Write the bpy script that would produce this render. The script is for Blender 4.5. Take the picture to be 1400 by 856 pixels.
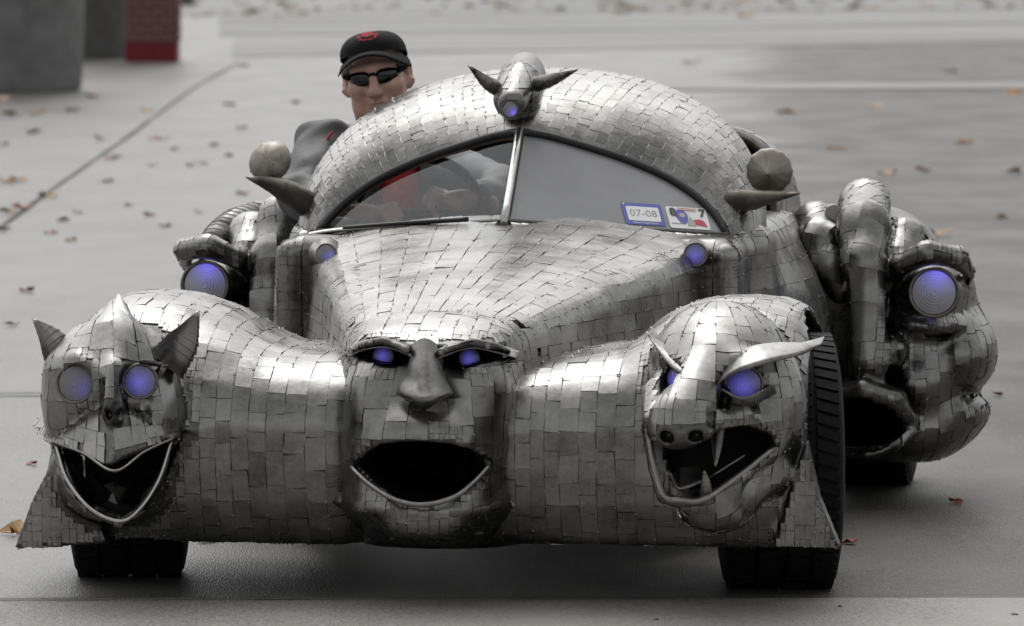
import bpy, bmesh, math, random
import numpy as np
from mathutils import Vector, Matrix, Quaternion
random.seed(7); RNG = np.random.default_rng(7)
R = math.radians
for o in list(bpy.data.objects): bpy.data.objects.remove(o, do_unlink=True)
C = bpy.context.scene.collection
SC = bpy.context.scene

# ---------------------------------------------------------------- camera, sky, sun, exposure
PITCH = R(4.09); CAMP = (0.0, -12.6, 1.55); FPX = 7800.0
cd = bpy.data.cameras.new('camera'); cam = bpy.data.objects.new('camera', cd); C.objects.link(cam)
cam.location = CAMP; cam.rotation_euler = (R(90) - PITCH, 0, 0)
cd.sensor_width = 36; cd.lens = FPX / 1400 * 36; cd.clip_start = 0.5; cd.clip_end = 1000
cd.dof.use_dof = True; cd.dof.focus_distance = 13.3; cd.dof.aperture_fstop = 8.0
SC.camera = cam
SUN_EL, SUN_AZ = R(60), R(-14)
w = bpy.data.worlds.new('World'); SC.world = w; w.use_nodes = True
nt = w.node_tree; nt.nodes.clear()
sky = nt.nodes.new('ShaderNodeTexSky'); sky.sky_type = 'NISHITA'; sky.sun_disc = False
sky.sun_elevation = SUN_EL; sky.sun_rotation = SUN_AZ; sky.air_density = 1.0; sky.dust_density = 4.0; sky.ozone_density = 1.0
hs = nt.nodes.new('ShaderNodeHueSaturation'); hs.inputs['Saturation'].default_value = 0.06
bg = nt.nodes.new('ShaderNodeBackground'); bg.inputs['Strength'].default_value = 0.15
wo = nt.nodes.new('ShaderNodeOutputWorld')
nt.links.new(sky.outputs[0], hs.inputs['Color']); nt.links.new(hs.outputs[0], bg.inputs['Color']); nt.links.new(bg.outputs[0], wo.inputs['Surface'])
sl = bpy.data.lights.new('sun', 'SUN'); sl.energy = 1.0; sl.angle = R(90); sl.color = (1, 0.97, 0.93)
so = bpy.data.objects.new('sun', sl); C.objects.link(so); so.location = (0, -5, 12)
sdir = Vector((math.sin(SUN_AZ) * math.cos(SUN_EL), math.cos(SUN_AZ) * math.cos(SUN_EL), math.sin(SUN_EL)))
so.rotation_euler = sdir.to_track_quat('Z', 'Y').to_euler()
SC.view_settings.view_transform = 'Standard'; SC.view_settings.look = 'None'
SC.view_settings.exposure = 0.08; SC.view_settings.gamma = 1.0; SC.view_settings.use_curve_mapping = False

# ---------------------------------------------------------------- surveying helpers: the car's own axes (x across, y back, z up)
YAW = R(8.6); OR = np.array([-0.2, 0.0, 0.0])
EX = np.array([math.cos(YAW), -math.sin(YAW), 0]); EY = np.array([math.sin(YAW), math.cos(YAW), 0])
def sight(px, py):
    return np.array([(px - 700) / FPX, math.cos(PITCH) - (py - 428) / FPX * math.sin(PITCH), -math.sin(PITCH) - (py - 428) / FPX * math.cos(PITCH)])
def loc(wp):
    q = np.asarray(wp, float) - OR; return np.array([q @ EX, q @ EY, q[2]])
def wor(l): return OR + l[0] * EX + l[1] * EY + np.array([0, 0, l[2]])
def F(px, py, ly):      # surveyed point on the cross-section plane ly metres behind the nose, in car axes
    d = sight(px, py); cp = np.array(CAMP)
    t = (ly - (cp - OR) @ EY) / (d @ EY); return loc(cp + t * d)
def G(px, py, z=0.0):   # surveyed point on the ground
    d = sight(px, py); t = (z - CAMP[2]) / d[2]; return np.array(CAMP) + t * d
def on_plane(px, py, p0, n):
    d = sight(px, py); dl = np.array([d @ EX, d @ EY, d[2]]); c = loc(CAMP)
    return c + ((p0 - c) @ n) / (dl @ n) * dl
CF = np.array([0, math.cos(PITCH), -math.sin(PITCH)]); CU = np.array([0, math.sin(PITCH), math.cos(PITCH)])
def screen(L):          # (N,3) car axes -> picture, only used to rank plates by apparent size
    W = OR + L[:, 0:1] * EX + L[:, 1:2] * EY + np.c_[0 * L[:, 0], 0 * L[:, 0], L[:, 2]] - np.array(CAMP)
    z = W @ CF; return np.c_[700 + FPX * W[:, 0] / z, 428 - FPX * (W @ CU) / z]

# ---------------------------------------------------------------- materials
def mat(name): 
    m = bpy.data.materials.new(name); m.use_nodes = True; n = m.node_tree; n.nodes.clear()
    out = n.nodes.new('ShaderNodeOutputMaterial'); b = n.nodes.new('ShaderNodeBsdfPrincipled')
    n.links.new(b.outputs[0], out.inputs['Surface']); return m, n, b
def nd(n, t, **k):
    x = n.nodes.new(t)
    for a, v in k.items():
        if a.startswith('i_'): x.inputs[a[2:].replace('_', ' ')].default_value = v
        else: setattr(x, a, v)
    return x
def simple(name, col, rough=0.6, metal=0.0, noise=0.0, scale=40, bump=0.0, spec=0.5, var=None):
    m, n, b = mat(name)
    b.inputs['Base Color'].default_value = (*col, 1); b.inputs['Roughness'].default_value = rough; b.inputs['Metallic'].default_value = metal
    b.inputs['Specular IOR Level'].default_value = spec
    if noise or bump:
        tc = nd(n, 'ShaderNodeTexCoord'); nz = nd(n, 'ShaderNodeTexNoise', i_Scale=scale, i_Detail=6.0, i_Roughness=0.65)
        n.links.new(tc.outputs['Object'], nz.inputs['Vector'])
        if noise:
            mx = nd(n, 'ShaderNodeMixRGB'); lo = tuple(c * (1 - noise) for c in col); hi = tuple(min(1, c * (1 + noise)) for c in col)
            mr = nd(n, 'ShaderNodeMapRange'); mr.inputs[1].default_value = 0.3; mr.inputs[2].default_value = 0.7
            n.links.new(nz.outputs[0], mr.inputs[0]); n.links.new(mr.outputs[0], mx.inputs[0])
            mx.inputs[1].default_value = (*lo, 1); mx.inputs[2].default_value = (*(var or hi), 1)
            n.links.new(mx.outputs[0], b.inputs['Base Color'])
        if bump:
            bp = nd(n, 'ShaderNodeBump', i_Strength=bump, i_Distance=0.01); n.links.new(nz.outputs[0], bp.inputs['Height']); n.links.new(bp.outputs[0], b.inputs['Normal'])
    return m
def metal_material(name, lo, hi, rough_lo, rough_hi, brushed=0.0):
    m, n, b = mat(name); L = n.links
    at = nd(n, 'ShaderNodeAttribute', attribute_name='tint')
    tc = nd(n, 'ShaderNodeTexCoord')
    big = nd(n, 'ShaderNodeTexNoise', i_Scale=6.0, i_Detail=6.0, i_Roughness=0.66); L.new(tc.outputs['Object'], big.inputs['Vector'])
    fine = nd(n, 'ShaderNodeTexNoise', i_Scale=90.0, i_Detail=5.0, i_Roughness=0.7); L.new(tc.outputs['Object'], fine.inputs['Vector'])
    ad = nd(n, 'ShaderNodeMath', operation='MULTIPLY_ADD'); L.new(big.outputs[0], ad.inputs[0]); ad.inputs[1].default_value = 1.4; ad.inputs[2].default_value = -0.72
    a2 = nd(n, 'ShaderNodeMath', operation='MULTIPLY_ADD'); L.new(fine.outputs[0], a2.inputs[0]); a2.inputs[1].default_value = 0.5; L.new(ad.outputs[0], a2.inputs[2])
    a3 = nd(n, 'ShaderNodeMath', operation='ADD'); L.new(a2.outputs[0], a3.inputs[0]); L.new(at.outputs['Fac'], a3.inputs[1])
    cr = nd(n, 'ShaderNodeValToRGB'); cr.color_ramp.elements[0].position = 0.1; cr.color_ramp.elements[0].color = (*lo, 1); cr.color_ramp.elements[1].position = 1.1; cr.color_ramp.elements[1].color = (*hi, 1)
    cr.color_ramp.elements[1].position = 1.0
    L.new(a3.outputs[0], cr.inputs[0]); L.new(cr.outputs[0], b.inputs['Base Color'])
    b.inputs['Metallic'].default_value = 1.0
    mr = nd(n, 'ShaderNodeMapRange'); L.new(a2.outputs[0], mr.inputs[0]); mr.inputs[1].default_value = -0.1; mr.inputs[2].default_value = 0.6; mr.inputs[3].default_value = rough_lo; mr.inputs[4].default_value = rough_hi
    L.new(mr.outputs[0], b.inputs['Roughness'])
    dent = nd(n, 'ShaderNodeTexNoise', i_Scale=12.0, i_Detail=4.0); L.new(tc.outputs['Object'], dent.inputs['Vector'])
    mp = nd(n, 'ShaderNodeMapping'); mp.inputs['Scale'].default_value = (300, 40, 300); L.new(tc.outputs['Object'], mp.inputs['Vector'])
    scr = nd(n, 'ShaderNodeTexNoise', i_Scale=1.0, i_Detail=3.0); L.new(mp.outputs[0], scr.inputs['Vector'])
    b1 = nd(n, 'ShaderNodeBump', i_Strength=0.34, i_Distance=0.008); L.new(dent.outputs[0], b1.inputs['Height'])
    b2 = nd(n, 'ShaderNodeBump', i_Strength=0.10, i_Distance=0.002); L.new(scr.outputs[0], b2.inputs['Height']); L.new(b1.outputs[0], b2.inputs['Normal'])
    L.new(b2.outputs[0], b.inputs['Normal'])
    return m
M = {}
M['steel'] = metal_material('welded_steel', (0.035, 0.034, 0.032), (0.37, 0.364, 0.352), 0.20, 0.42)
M['rusty'] = metal_material('weathered_steel', (0.06, 0.053, 0.046), (0.34, 0.31, 0.275), 0.34, 0.6)
M['bead'] = simple('weld_bead', (0.30, 0.29, 0.28), 0.36, 1.0, 0.25, 60, 0.3)
M['black'] = simple('black_and_recess_shade', (0.006, 0.006, 0.006), 0.7, 0, spec=0.2)  # plain black parts, plus shade painted into recesses and undersides
M['rubber'] = simple('tyre_rubber', (0.008, 0.008, 0.008), 0.7, 0, 0.4, 60, 0.2, spec=0.2)
M['seal'] = simple('rubber_seal', (0.012, 0.012, 0.012), 0.45)
M['chrome'] = simple('chrome', (0.8, 0.8, 0.8), 0.12, 1.0)
M['white'] = simple('white_paint', (0.8, 0.8, 0.8), 0.4)
M['trim'] = simple('bright_trim', (0.62, 0.61, 0.59), 0.28, 1.0, 0.2, 30, 0.2)
M['grey_pane'] = simple('opaque_grey_pane', (0.25, 0.255, 0.265), 0.22, 0, 0.10, 5, 0.0, spec=0.5)  # even opaque grey over the whole right pane
def glass(name):
    m, n, b = mat(name)
    b.inputs['Base Color'].default_value = (1, 1, 1, 1); b.inputs['Roughness'].default_value = 0.02; b.inputs['IOR'].default_value = 1.45
    tr = nd(n, 'ShaderNodeBsdfTransparent'); tr.inputs[0].default_value = (0.95, 0.96, 0.96, 1)
    gl = nd(n, 'ShaderNodeBsdfGlossy'); gl.inputs['Roughness'].default_value = 0.03; gl.inputs['Color'].default_value = (0.9, 0.92, 0.95, 1)
    fr = nd(n, 'ShaderNodeFresnel'); fr.inputs[0].default_value = 1.45
    ge = nd(n, 'ShaderNodeNewGeometry'); iv = nd(n, 'ShaderNodeMath', operation='SUBTRACT'); iv.inputs[0].default_value = 1.0; n.links.new(ge.outputs['Backfacing'], iv.inputs[1])
    fm = nd(n, 'ShaderNodeMath', operation='MULTIPLY'); n.links.new(fr.outputs[0], fm.inputs[0]); n.links.new(iv.outputs[0], fm.inputs[1])
    mx = nd(n, 'ShaderNodeMixShader'); n.links.new(fm.outputs[0], mx.inputs[0]); n.links.new(tr.outputs[0], mx.inputs[1]); n.links.new(gl.outputs[0], mx.inputs[2])
    out = [x for x in n.nodes if x.type == 'OUTPUT_MATERIAL'][0]; n.links.new(mx.outputs[0], out.inputs['Surface']); n.nodes.remove(b)
    return m
M['glass'] = glass('window_glass')
def lens_material(name, base, glow, strength, gx, gz):
    m, n, b = mat(name); L = n.links
    b.inputs['Base Color'].default_value = (*base, 1); b.inputs['Roughness'].default_value = 0.12; b.inputs['Coat Weight'].default_value = 0.6
    tc = nd(n, 'ShaderNodeTexCoord')
    dp = nd(n, 'ShaderNodeVectorMath', operation='DISTANCE'); L.new(tc.outputs['Object'], dp.inputs[0]); dp.inputs[1].default_value = (gx, 0, gz)
    mr = nd(n, 'ShaderNodeMapRange'); L.new(dp.outputs['Value'], mr.inputs[0]); mr.inputs[1].default_value = 1.35; mr.inputs[2].default_value = 0.15; mr.inputs[3].default_value = 0.02; mr.inputs[4].default_value = 1.0
    pw = nd(n, 'ShaderNodeMath', operation='POWER'); L.new(mr.outputs[0], pw.inputs[0]); pw.inputs[1].default_value = 2.2
    ml = nd(n, 'ShaderNodeMath', operation='MULTIPLY'); L.new(pw.outputs[0], ml.inputs[0]); ml.inputs[1].default_value = strength
    b.inputs['Emission Color'].default_value = (*glow, 1); L.new(ml.outputs[0], b.inputs['Emission Strength'])
    return m
# ---------------------------------------------------------------- object helpers
def link(o, parent=None):
    C.objects.link(o)
    if parent is not None: o.parent = parent
    return o
def tag(o, label=None, cat=None, group=None, kind=None):
    for k, v in (('label', label), ('category', cat), ('group', group), ('kind', kind)):
        if v: o[k] = v
    return o
def mesh(name, V, Fc, material, parent=None, smooth=True, tint=None, at=None):
    V = np.asarray(V, float)
    if at is not None: V = V - np.asarray(at)
    me = bpy.data.meshes.new(name); me.from_pydata(V.tolist(), [], [list(map(int, f)) for f in Fc]); me.update()
    if smooth is True: me.polygons.foreach_set('use_smooth', [True] * len(me.polygons))
    elif smooth is not False: me.polygons.foreach_set('use_smooth', list(smooth))
    if tint is not None:
        a = me.attributes.new('tint', 'FLOAT', 'POINT'); a.data.foreach_set('value', np.broadcast_to(np.asarray(tint, np.float32), (len(V),)).copy())
    for mm in (material if isinstance(material, (list, tuple)) else [material]): me.materials.append(mm)
    o = bpy.data.objects.new(name, me)
    if at is not None: o.location = at
    return link(o, parent)
class MB:
    def __init__(s): s.V = []; s.F = []; s.S = []; s.T = []; s.n = 0
    def add(s, V, Fc, smooth=True, tint=0.0):
        V = np.asarray(V, float); s.V.append(V)
        for i, f in enumerate(Fc):
            s.F.append([int(k) + s.n for k in f]); s.S.append(smooth if isinstance(smooth, bool) else bool(smooth[i]))
        s.T.append(np.broadcast_to(np.asarray(tint, float), (len(V),))); s.n += len(V); return s
    def box(s, c, h, rot=None, tint=0.0, taper=1.0):
        q = np.array([[x * (taper if z > 0 else 1), y * (taper if z > 0 else 1), z] for x in (-1, 1) for y in (-1, 1) for z in (-1, 1)], float) * np.asarray(h)
        if rot is not None: q = q @ np.asarray(rot).T
        return s.add(q + np.asarray(c), [(0, 1, 3, 2), (4, 6, 7, 5), (0, 4, 5, 1), (2, 3, 7, 6), (0, 2, 6, 4), (1, 5, 7, 3)], False, tint)
    def build(s, name, m, parent=None, at=None, tint=True):
        return mesh(name, np.vstack(s.V), s.F, m, parent, s.S, np.concatenate(s.T) if tint else None, at)
def spline(P, n):
    P = [np.asarray(p, float) for p in P]; m = len(P); out = []
    if m == 2: return np.array([P[0] + (P[1] - P[0]) * t for t in np.linspace(0, 1, n)])
    Q = [2 * P[0] - P[1]] + P + [2 * P[-1] - P[-2]]
    for t in np.linspace(0, m - 1 - 1e-9, n):
        i = int(t); f = t - i; a, b, c, d = Q[i:i + 4]
        out.append(0.5 * (2 * b + (c - a) * f + (2 * a - 5 * b + 4 * c - d) * f * f + (3 * b - a - 3 * c + d) * f ** 3))
    return np.array(out)
def rot_axis(v, axis, a):
    return v * math.cos(a) + np.cross(axis, v) * math.sin(a) + axis * (axis @ v) * (1 - math.cos(a))
def sweep(P, rad, n=24, k=12, flat=1.0, side=None, seg=0, saw=0.12, closed=False, jitter=0.0):
    """tube along P; rad radii (float or list); flat squashes along 'side'; seg = number of overlapping ring plates"""
    pts = spline(P, n) if not closed else np.asarray(P, float)
    n = len(pts)
    rr = np.interp(np.linspace(0, 1, n), np.linspace(0, 1, len(np.atleast_1d(rad))), np.atleast_1d(rad)) if np.ndim(rad) else np.full(n, float(rad))
    if seg:
        m = seg; tt = []; 
        for i in range(m): tt += [i / m + 1e-4, (i + 1) / m - 1e-4]
        base = np.linspace(0, 1, n); pts = np.c_[[np.interp(tt, base, pts[:, j]) for j in range(3)]].T; rr = np.interp(tt, base, rr)
        rr = rr * np.array([1 + saw * (1 if q % 2 == 0 else -0.2) for q in range(2 * m)]); n = 2 * m
    T = np.gradient(pts, axis=0) if not closed else np.roll(pts, -1, 0) - np.roll(pts, 1, 0)
    if seg:
        T = np.zeros_like(pts); 
        for i in range(seg): 
            t_ = pts[2 * i + 1] - pts[2 * i]; T[2 * i] = T[2 * i + 1] = t_
    T /= np.linalg.norm(T, axis=1)[:, None] + 1e-12
    if side is None:
        s0 = np.array([0, 0, 1.0]) if abs(T[0][2]) < 0.9 else np.array([0, 1.0, 0])
    else: s0 = np.asarray(side, float)
    V = []; u = s0
    for i in range(n):
        u = (s0 if side is not None else u); u = u - T[i] * (u @ T[i]); u /= np.linalg.norm(u) + 1e-12; v = np.cross(T[i], u)
        for j in range(k):
            a = 2 * math.pi * j / k; r = rr[i] * (1 + (RNG.uniform(-jitter, jitter) if jitter else 0))
            V.append(pts[i] + r * (flat * math.cos(a) * u + math.sin(a) * v))
    Fc = []
    for i in range(n if closed else n - 1):
        for j in range(k):
            a, b = i * k + j, i * k + (j + 1) % k; c, d = ((i + 1) % n) * k + (j + 1) % k, ((i + 1) % n) * k + j
            Fc.append((a, b, c, d))
    sm = [True] * len(Fc)
    if seg:
        sm = [((f // k) % 2 == 0) for f in range(len(Fc))]
    if not closed: Fc.append(tuple(range(k))[::-1]); Fc.append(tuple(range((n - 1) * k, n * k))); sm += [False, False]
    return np.array(V), Fc, sm
def tube(name, P, rad, m, parent=None, tint=0.55, **kw):
    V, Fc, sm = sweep(P, rad, **kw)
    if kw.get('seg'):
        k = kw.get('k', 12); tint = np.repeat(np.repeat(RNG.uniform(tint - 0.18, tint + 0.18, kw['seg']), 2), k)
    return mesh(name, V, Fc, m, parent, sm, tint)
def lathe(prof, k=32, axis='y'):
    """profile list of (radius, along) revolved about the axis through the origin"""
    V = []; n = len(prof)
    for r, a in prof:
        for j in range(k):
            t = 2 * math.pi * j / k; c, s = r * math.cos(t), r * math.sin(t)
            V.append({'y': (c, a, s), 'x': (a, c, s), 'z': (c, s, a)}[axis])
    Fc = [(i * k + j, i * k + (j + 1) % k, (i + 1) * k + (j + 1) % k, (i + 1) * k + j) for i in range(n - 1) for j in range(k)]
    return np.array(V), Fc

# ---------------------------------------------------------------- signed distance modelling
def smin(a, b, k):
    if k <= 0: return np.minimum(a, b)
    h = np.maximum(k - np.abs(a - b), 0) / k; return np.minimum(a, b) - h * h * k * 0.25
def smax(a, b, k): return -smin(-a, -b, k)
def ell(p, c, r, rot=None):
    q = p - np.asarray(c)
    if rot is not None: q = q @ rot
    r = np.asarray(r, float); k0 = np.linalg.norm(q / r, axis=1); k1 = np.linalg.norm(q / (r * r), axis=1)
    return k0 * (k0 - 1) / np.maximum(k1, 1e-9)
def cap(p, a, b, ra, rb):
    a = np.asarray(a, float); b = np.asarray(b, float); pa = p - a; ba = b - a; h = np.clip(pa @ ba / (ba @ ba), 0, 1)
    return np.linalg.norm(pa - h[:, None] * ba, axis=1) - (ra + (rb - ra) * h)
def chain(p, pts, rad, k=0.0):
    d = None
    for i in range(len(pts) - 1):
        e = cap(p, pts[i], pts[i + 1], rad[i], rad[i + 1]); d = e if d is None else smin(d, e, k)
    return d
def boxd(p, c, h, r=0.0):
    q = np.abs(p - np.asarray(c)) - (np.asarray(h) - r)
    return np.linalg.norm(np.maximum(q, 0), axis=1) + np.minimum(q.max(axis=1), 0) - r
def poly2(x, z, pts):
    pts = np.asarray(pts, float); d = np.full(len(x), 1e9); s = np.ones(len(x)); n = len(pts)
    for i in range(n):
        a = pts[i]; b = pts[i - 1]; ex, ez = b - a; wx = x - a[0]; wz = z - a[1]
        t = np.clip((wx * ex + wz * ez) / (ex * ex + ez * ez), 0, 1); bx = wx - ex * t; bz = wz - ez * t
        d = np.minimum(d, bx * bx + bz * bz)
        c1 = z >= a[1]; c2 = z < b[1]; c3 = ex * wz > ez * wx
        s = np.where((c1 & c2 & c3) | (~c1 & ~c2 & ~c3), -s, s)
    return s * np.sqrt(d)
def FP2(pts, ly): return [F(a, b, ly)[[0, 2]] for a, b in pts]
def conv(p, tris, inside):
    d = None; inside = np.asarray(inside)
    for a, b, c in tris:
        a, b, c = map(np.asarray, (a, b, c)); n = np.cross(b - a, c - a); n = n / np.linalg.norm(n)
        if n @ (inside - a) > 0: n = -n
        e = (p - a) @ n; d = e if d is None else np.maximum(d, e)
    return d
def surface_net(f, lo, hi, h):
    lo = np.asarray(lo, float); m = np.ceil((np.asarray(hi) - lo) / (4 * h)).astype(int); n = 4 * m + 1
    ci = np.stack(np.meshgrid(*[np.arange(q + 1) for q in m], indexing='ij'), -1)
    Vc = f((lo + ci.reshape(-1, 3) * 4 * h)).reshape(m + 1)
    mn = np.full(m, 1e9)
    for dx in (0, 1):
        for dy in (0, 1):
            for dz in (0, 1): mn = np.minimum(mn, np.abs(Vc[dx:dx + m[0], dy:dy + m[1], dz:dz + m[2]]))
    act = mn < 4 * h * 1.75
    mask = np.zeros(n, bool)
    fine = np.repeat(np.repeat(np.repeat(act, 4, 0), 4, 1), 4, 2)
    for dx in (0, 1):
        for dy in (0, 1):
            for dz in (0, 1): mask[dx:dx + 4 * m[0], dy:dy + 4 * m[1], dz:dz + 4 * m[2]] |= fine
    idx = np.argwhere(mask)
    sg = np.where(Vc < 0, -1.0, 1.0)
    Fd = np.ones(n, np.float32); near = np.repeat(np.repeat(np.repeat(sg, 4, 0), 4, 1), 4, 2)[2:2 + n[0], 2:2 + n[1], 2:2 + n[2]]
    Fd[:] = near
    for s in range(0, len(idx), 400000):
        q = idx[s:s + 400000]; Fd[q[:, 0], q[:, 1], q[:, 2]] = f(lo + q * h)
    Fd[0] = Fd[-1] = 1; Fd[:, 0] = Fd[:, -1] = 1; Fd[:, :, 0] = Fd[:, :, -1] = 1
    S = Fd < 0; c = [S[dx:n[0] - 1 + dx, dy:n[1] - 1 + dy, dz:n[2] - 1 + dz] for dx in (0, 1) for dy in (0, 1) for dz in (0, 1)]
    cnt = sum(x.astype(np.int8) for x in c); A = np.argwhere((cnt > 0) & (cnt < 8))
    vid = -np.ones(np.array(n) - 1, int); vid[A[:, 0], A[:, 1], A[:, 2]] = np.arange(len(A))
    acc = np.zeros((len(A), 3)); num = np.zeros(len(A))
    co = [(0, 0, 0), (1, 0, 0), (0, 1, 0), (1, 1, 0), (0, 0, 1), (1, 0, 1), (0, 1, 1), (1, 1, 1)]
    for a in co:
        for ax in range(3):
            if a[ax] == 0:
                b = list(a); b[ax] = 1
                va = Fd[A[:, 0] + a[0], A[:, 1] + a[1], A[:, 2] + a[2]]; vb = Fd[A[:, 0] + b[0], A[:, 1] + b[1], A[:, 2] + b[2]]
                k = (va < 0) != (vb < 0); t = np.where(k, va / np.where(k, va - vb, 1), 0)
                p = np.array(a, float)[None] + t[:, None] * (np.array(b) - np.array(a)); acc[k] += p[k]; num[k] += 1
    V = lo + (A + acc / num[:, None]) * h
    Q = []
    for ax in range(3):
        u, v = [(1, 2), (2, 0), (0, 1)][ax]
        s0 = [slice(None)] * 3; s1 = [slice(None)] * 3; s0[ax] = slice(0, -1); s1[ax] = slice(1, None)
        d = S[tuple(s0)] != S[tuple(s1)]; E = np.argwhere(d); E = E[(E[:, u] > 0) & (E[:, v] > 0) & (E[:, u] < n[u] - 1) & (E[:, v] < n[v] - 1)]
        def g(du, dv):
            q = E.copy(); q[:, u] -= du; q[:, v] -= dv; return vid[q[:, 0], q[:, 1], q[:, 2]]
        quad = np.stack([g(1, 1), g(0, 1), g(0, 0), g(1, 0)], 1); fl = ~S[E[:, 0], E[:, 1], E[:, 2]]
        quad[fl] = quad[fl][:, ::-1]; Q.append(quad)
    Q = np.vstack(Q); Q = Q[(Q >= 0).all(1)]
    for _ in range(2):
        d = f(V); g = grad(f, V, h * 0.3); gl = np.maximum((g * g).sum(1), 0.15); st = -(d / gl)[:, None] * g
        ln = np.linalg.norm(st, axis=1)[:, None]; V = V + st * np.minimum(1, 0.7 * h / np.maximum(ln, 1e-9))
    return V, Q
def grad(f, P, e=0.002):
    g = np.zeros_like(P)
    for s in ((1, 1, 1), (1, -1, -1), (-1, 1, -1), (-1, -1, 1)):
        s = np.array(s, float); g += s * f(P + s * e)[:, None]
    return g / (4 * e)
def fast_mesh(name, V, Q, m, parent=None, at=None, tint=None):
    V = np.asarray(V)
    if at is not None: V = V - np.asarray(at)
    me = bpy.data.meshes.new(name); n = len(Q)
    me.vertices.add(len(V)); me.vertices.foreach_set('co', V.astype(np.float32).ravel())
    me.loops.add(n * 4); me.loops.foreach_set('vertex_index', Q.astype(np.int32).ravel())
    me.polygons.add(n); me.polygons.foreach_set('loop_start', np.arange(0, n * 4, 4, dtype=np.int32)); me.polygons.foreach_set('loop_total', np.full(n, 4, np.int32))
    me.polygons.foreach_set('use_smooth', np.ones(n, bool)); me.update(); me.validate()
    if tint is not None:
        a = me.attributes.new('tint', 'FLOAT', 'POINT'); a.data.foreach_set('value', np.full(len(V), tint, np.float32))
    me.materials.append(m); o = bpy.data.objects.new(name, me)
    if at is not None: o.location = at
    return link(o, parent)
def march(f, Og, D, tmax=1.6, it=60):
    D = D / np.linalg.norm(D, axis=1)[:, None]; t = np.zeros(len(Og)); hit = np.zeros(len(Og), bool); live = np.arange(len(Og))
    for _ in range(it):
        d = f(Og[live] + t[live, None] * D[live]); h = np.abs(d) < 8e-4; hit[live[h]] = True; t[live[~h]] += d[~h] * 0.78; live = live[~h]; live = live[t[live] < tmax]
        if not len(live): break
    return Og + t[:, None] * D, hit & (t < tmax) & (t > 0)
# ================================================================= THE CAR
car = bpy.data.objects.new('art_car', None); C.objects.link(car); car.empty_display_size = 0.3
car.location = OR; car.rotation_euler = (0, 0, -YAW)
tag(car, 'custom car clad all over in small welded steel plates with grimacing heads on its fenders', 'car')
U = 1 / 615.0      # metres per surveyed pixel at the nose

# ---- gargoyle fender (picture left)
def prof_fender(p, k=0.0):
    return poly2(p[:, 1], p[:, 2], [(.26, -.06), (.13, .09), (.085, .15), (.052, .215), (.032, .30), (.03, .39), (.055, .48), (.12, .58), (.24, .66), (.40, .692), (.56, .685), (.72, .62), (.84, .48), (.90, .30), (.92, -.06)])
SIL_L = FP2([(40, 690), (62, 610), (78, 520), (88, 455), (108, 408), (145, 386), (190, 383), (240, 396), (290, 428), (335, 470), (365, 484), (420, 490), (475, 492), (520, 500), (520, 840), (-10, 850)], .15)
SKIRT_L = FP2([(23, 748), (48, 680), (90, 600), (150, 742)], .06)
SKIRT_R = FP2([(1150, 748), (1122, 680), (1104, 600), (1060, 744)], .06)
def mouth_l(p): return np.maximum(poly2(p[:, 0], p[:, 2], MOUTH_L), np.maximum(p[:, 1] - .25, -.6 - p[:, 1]))
eyesL = [(F(104, 524, -.098), 24.5 * U), (F(192, 521, -.098), 22 * U)]
MOUTH_L = FP2([(84, 614), (102, 660), (130, 694), (163, 706), (186, 692), (210, 655), (228, 606), (195, 618), (157, 634), (115, 616)], -.1)
def gargoyle_head(p):
    h = ell(p, F(152, 512, .05), (.150, .18, .125))
    for c in (F(90, 565, .0), F(222, 565, 0)): h = smin(h, ell(p, c, (.045, .09, .07)), .05)
    h = smin(h, chain(p, [F(72, 500, -.045), F(104, 494, -.105), F(138, 508, -.13)], [.010, .014, .010]), .025)
    h = smin(h, chain(p, [F(228, 500, -.06), F(198, 495, -.105), F(172, 507, -.13)], [.006, .009, .009]), .025)
    h = smin(h, chain(p, [F(160, 420, .07), F(157, 465, -.02), F(155, 515, -.13)], [.020, .058, .018]), .03)
    h = smin(h, chain(p, [F(155, 500, -.135), F(155, 540, -.165), F(155, 566, -.185)], [.014, .02, .027]), .02)
    A, T, L_, R_ = F(155, 556, -.165), F(157, 643, -.265), F(66, 607, -.06), F(242, 602, -.06)
    B1, B2 = F(72, 560, .06), F(238, 556, .06); Bt = F(157, 600, .1)
    beak = conv(p, [(A, T, L_), (A, T, R_), (A, L_, B1), (A, R_, B2), (T + [0, 0, .0], L_, R_)], F(155, 595, -.08))
    beak = np.maximum(beak, p[:, 1] - .08); h = smin(h, beak, .012)
    jaw = chain(p, [F(80, 606, -.03), F(95, 655, -.08), F(125, 695, -.12), F(164, 711, -.14), F(190, 695, -.12), F(216, 655, -.08), F(232, 602, -.03)], [.012, .014, .015, .016, .015, .014, .012])
    jaw = smin(jaw, ell(p, F(158, 655, .06), (.125, .15, .10)), .05)
    return smin(h, jaw, .03)
def f_gargoyle(p):
    d = smax(smax(poly2(p[:, 0], p[:, 2], SIL_L), prof_fender(p), .15), .118 - p[:, 2], .012)
    d = smin(d, np.maximum(poly2(p[:, 0], p[:, 2], SKIRT_L), np.abs(p[:, 1] - .06) - .028), .02)
    d = smin(d, gargoyle_head(p), .03)
    for (c, r) in eyesL: d = smax(d, -ell(p, c + [0, -.03, 0], (r * 1.12, .045, r * 1.12)), .01)
    for x in (147, 163): d = smax(d, -ell(p, F(x, 568, -.21), (.0085, .03, .012)), .004)
    d = smax(d, -mouth_l(p), .006)
    well = np.maximum(np.hypot(p[:, 1] - .46, p[:, 2] - .27) - .375, np.abs(p[:, 0] + .76) - .165)
    d = smax(d, -well, .01)
    under = np.maximum(p[:, 2] - .19, np.maximum(.135 - p[:, 1], np.abs(p[:, 0] + .6) - .31))
    return smax(d, -under, .008)

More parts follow.
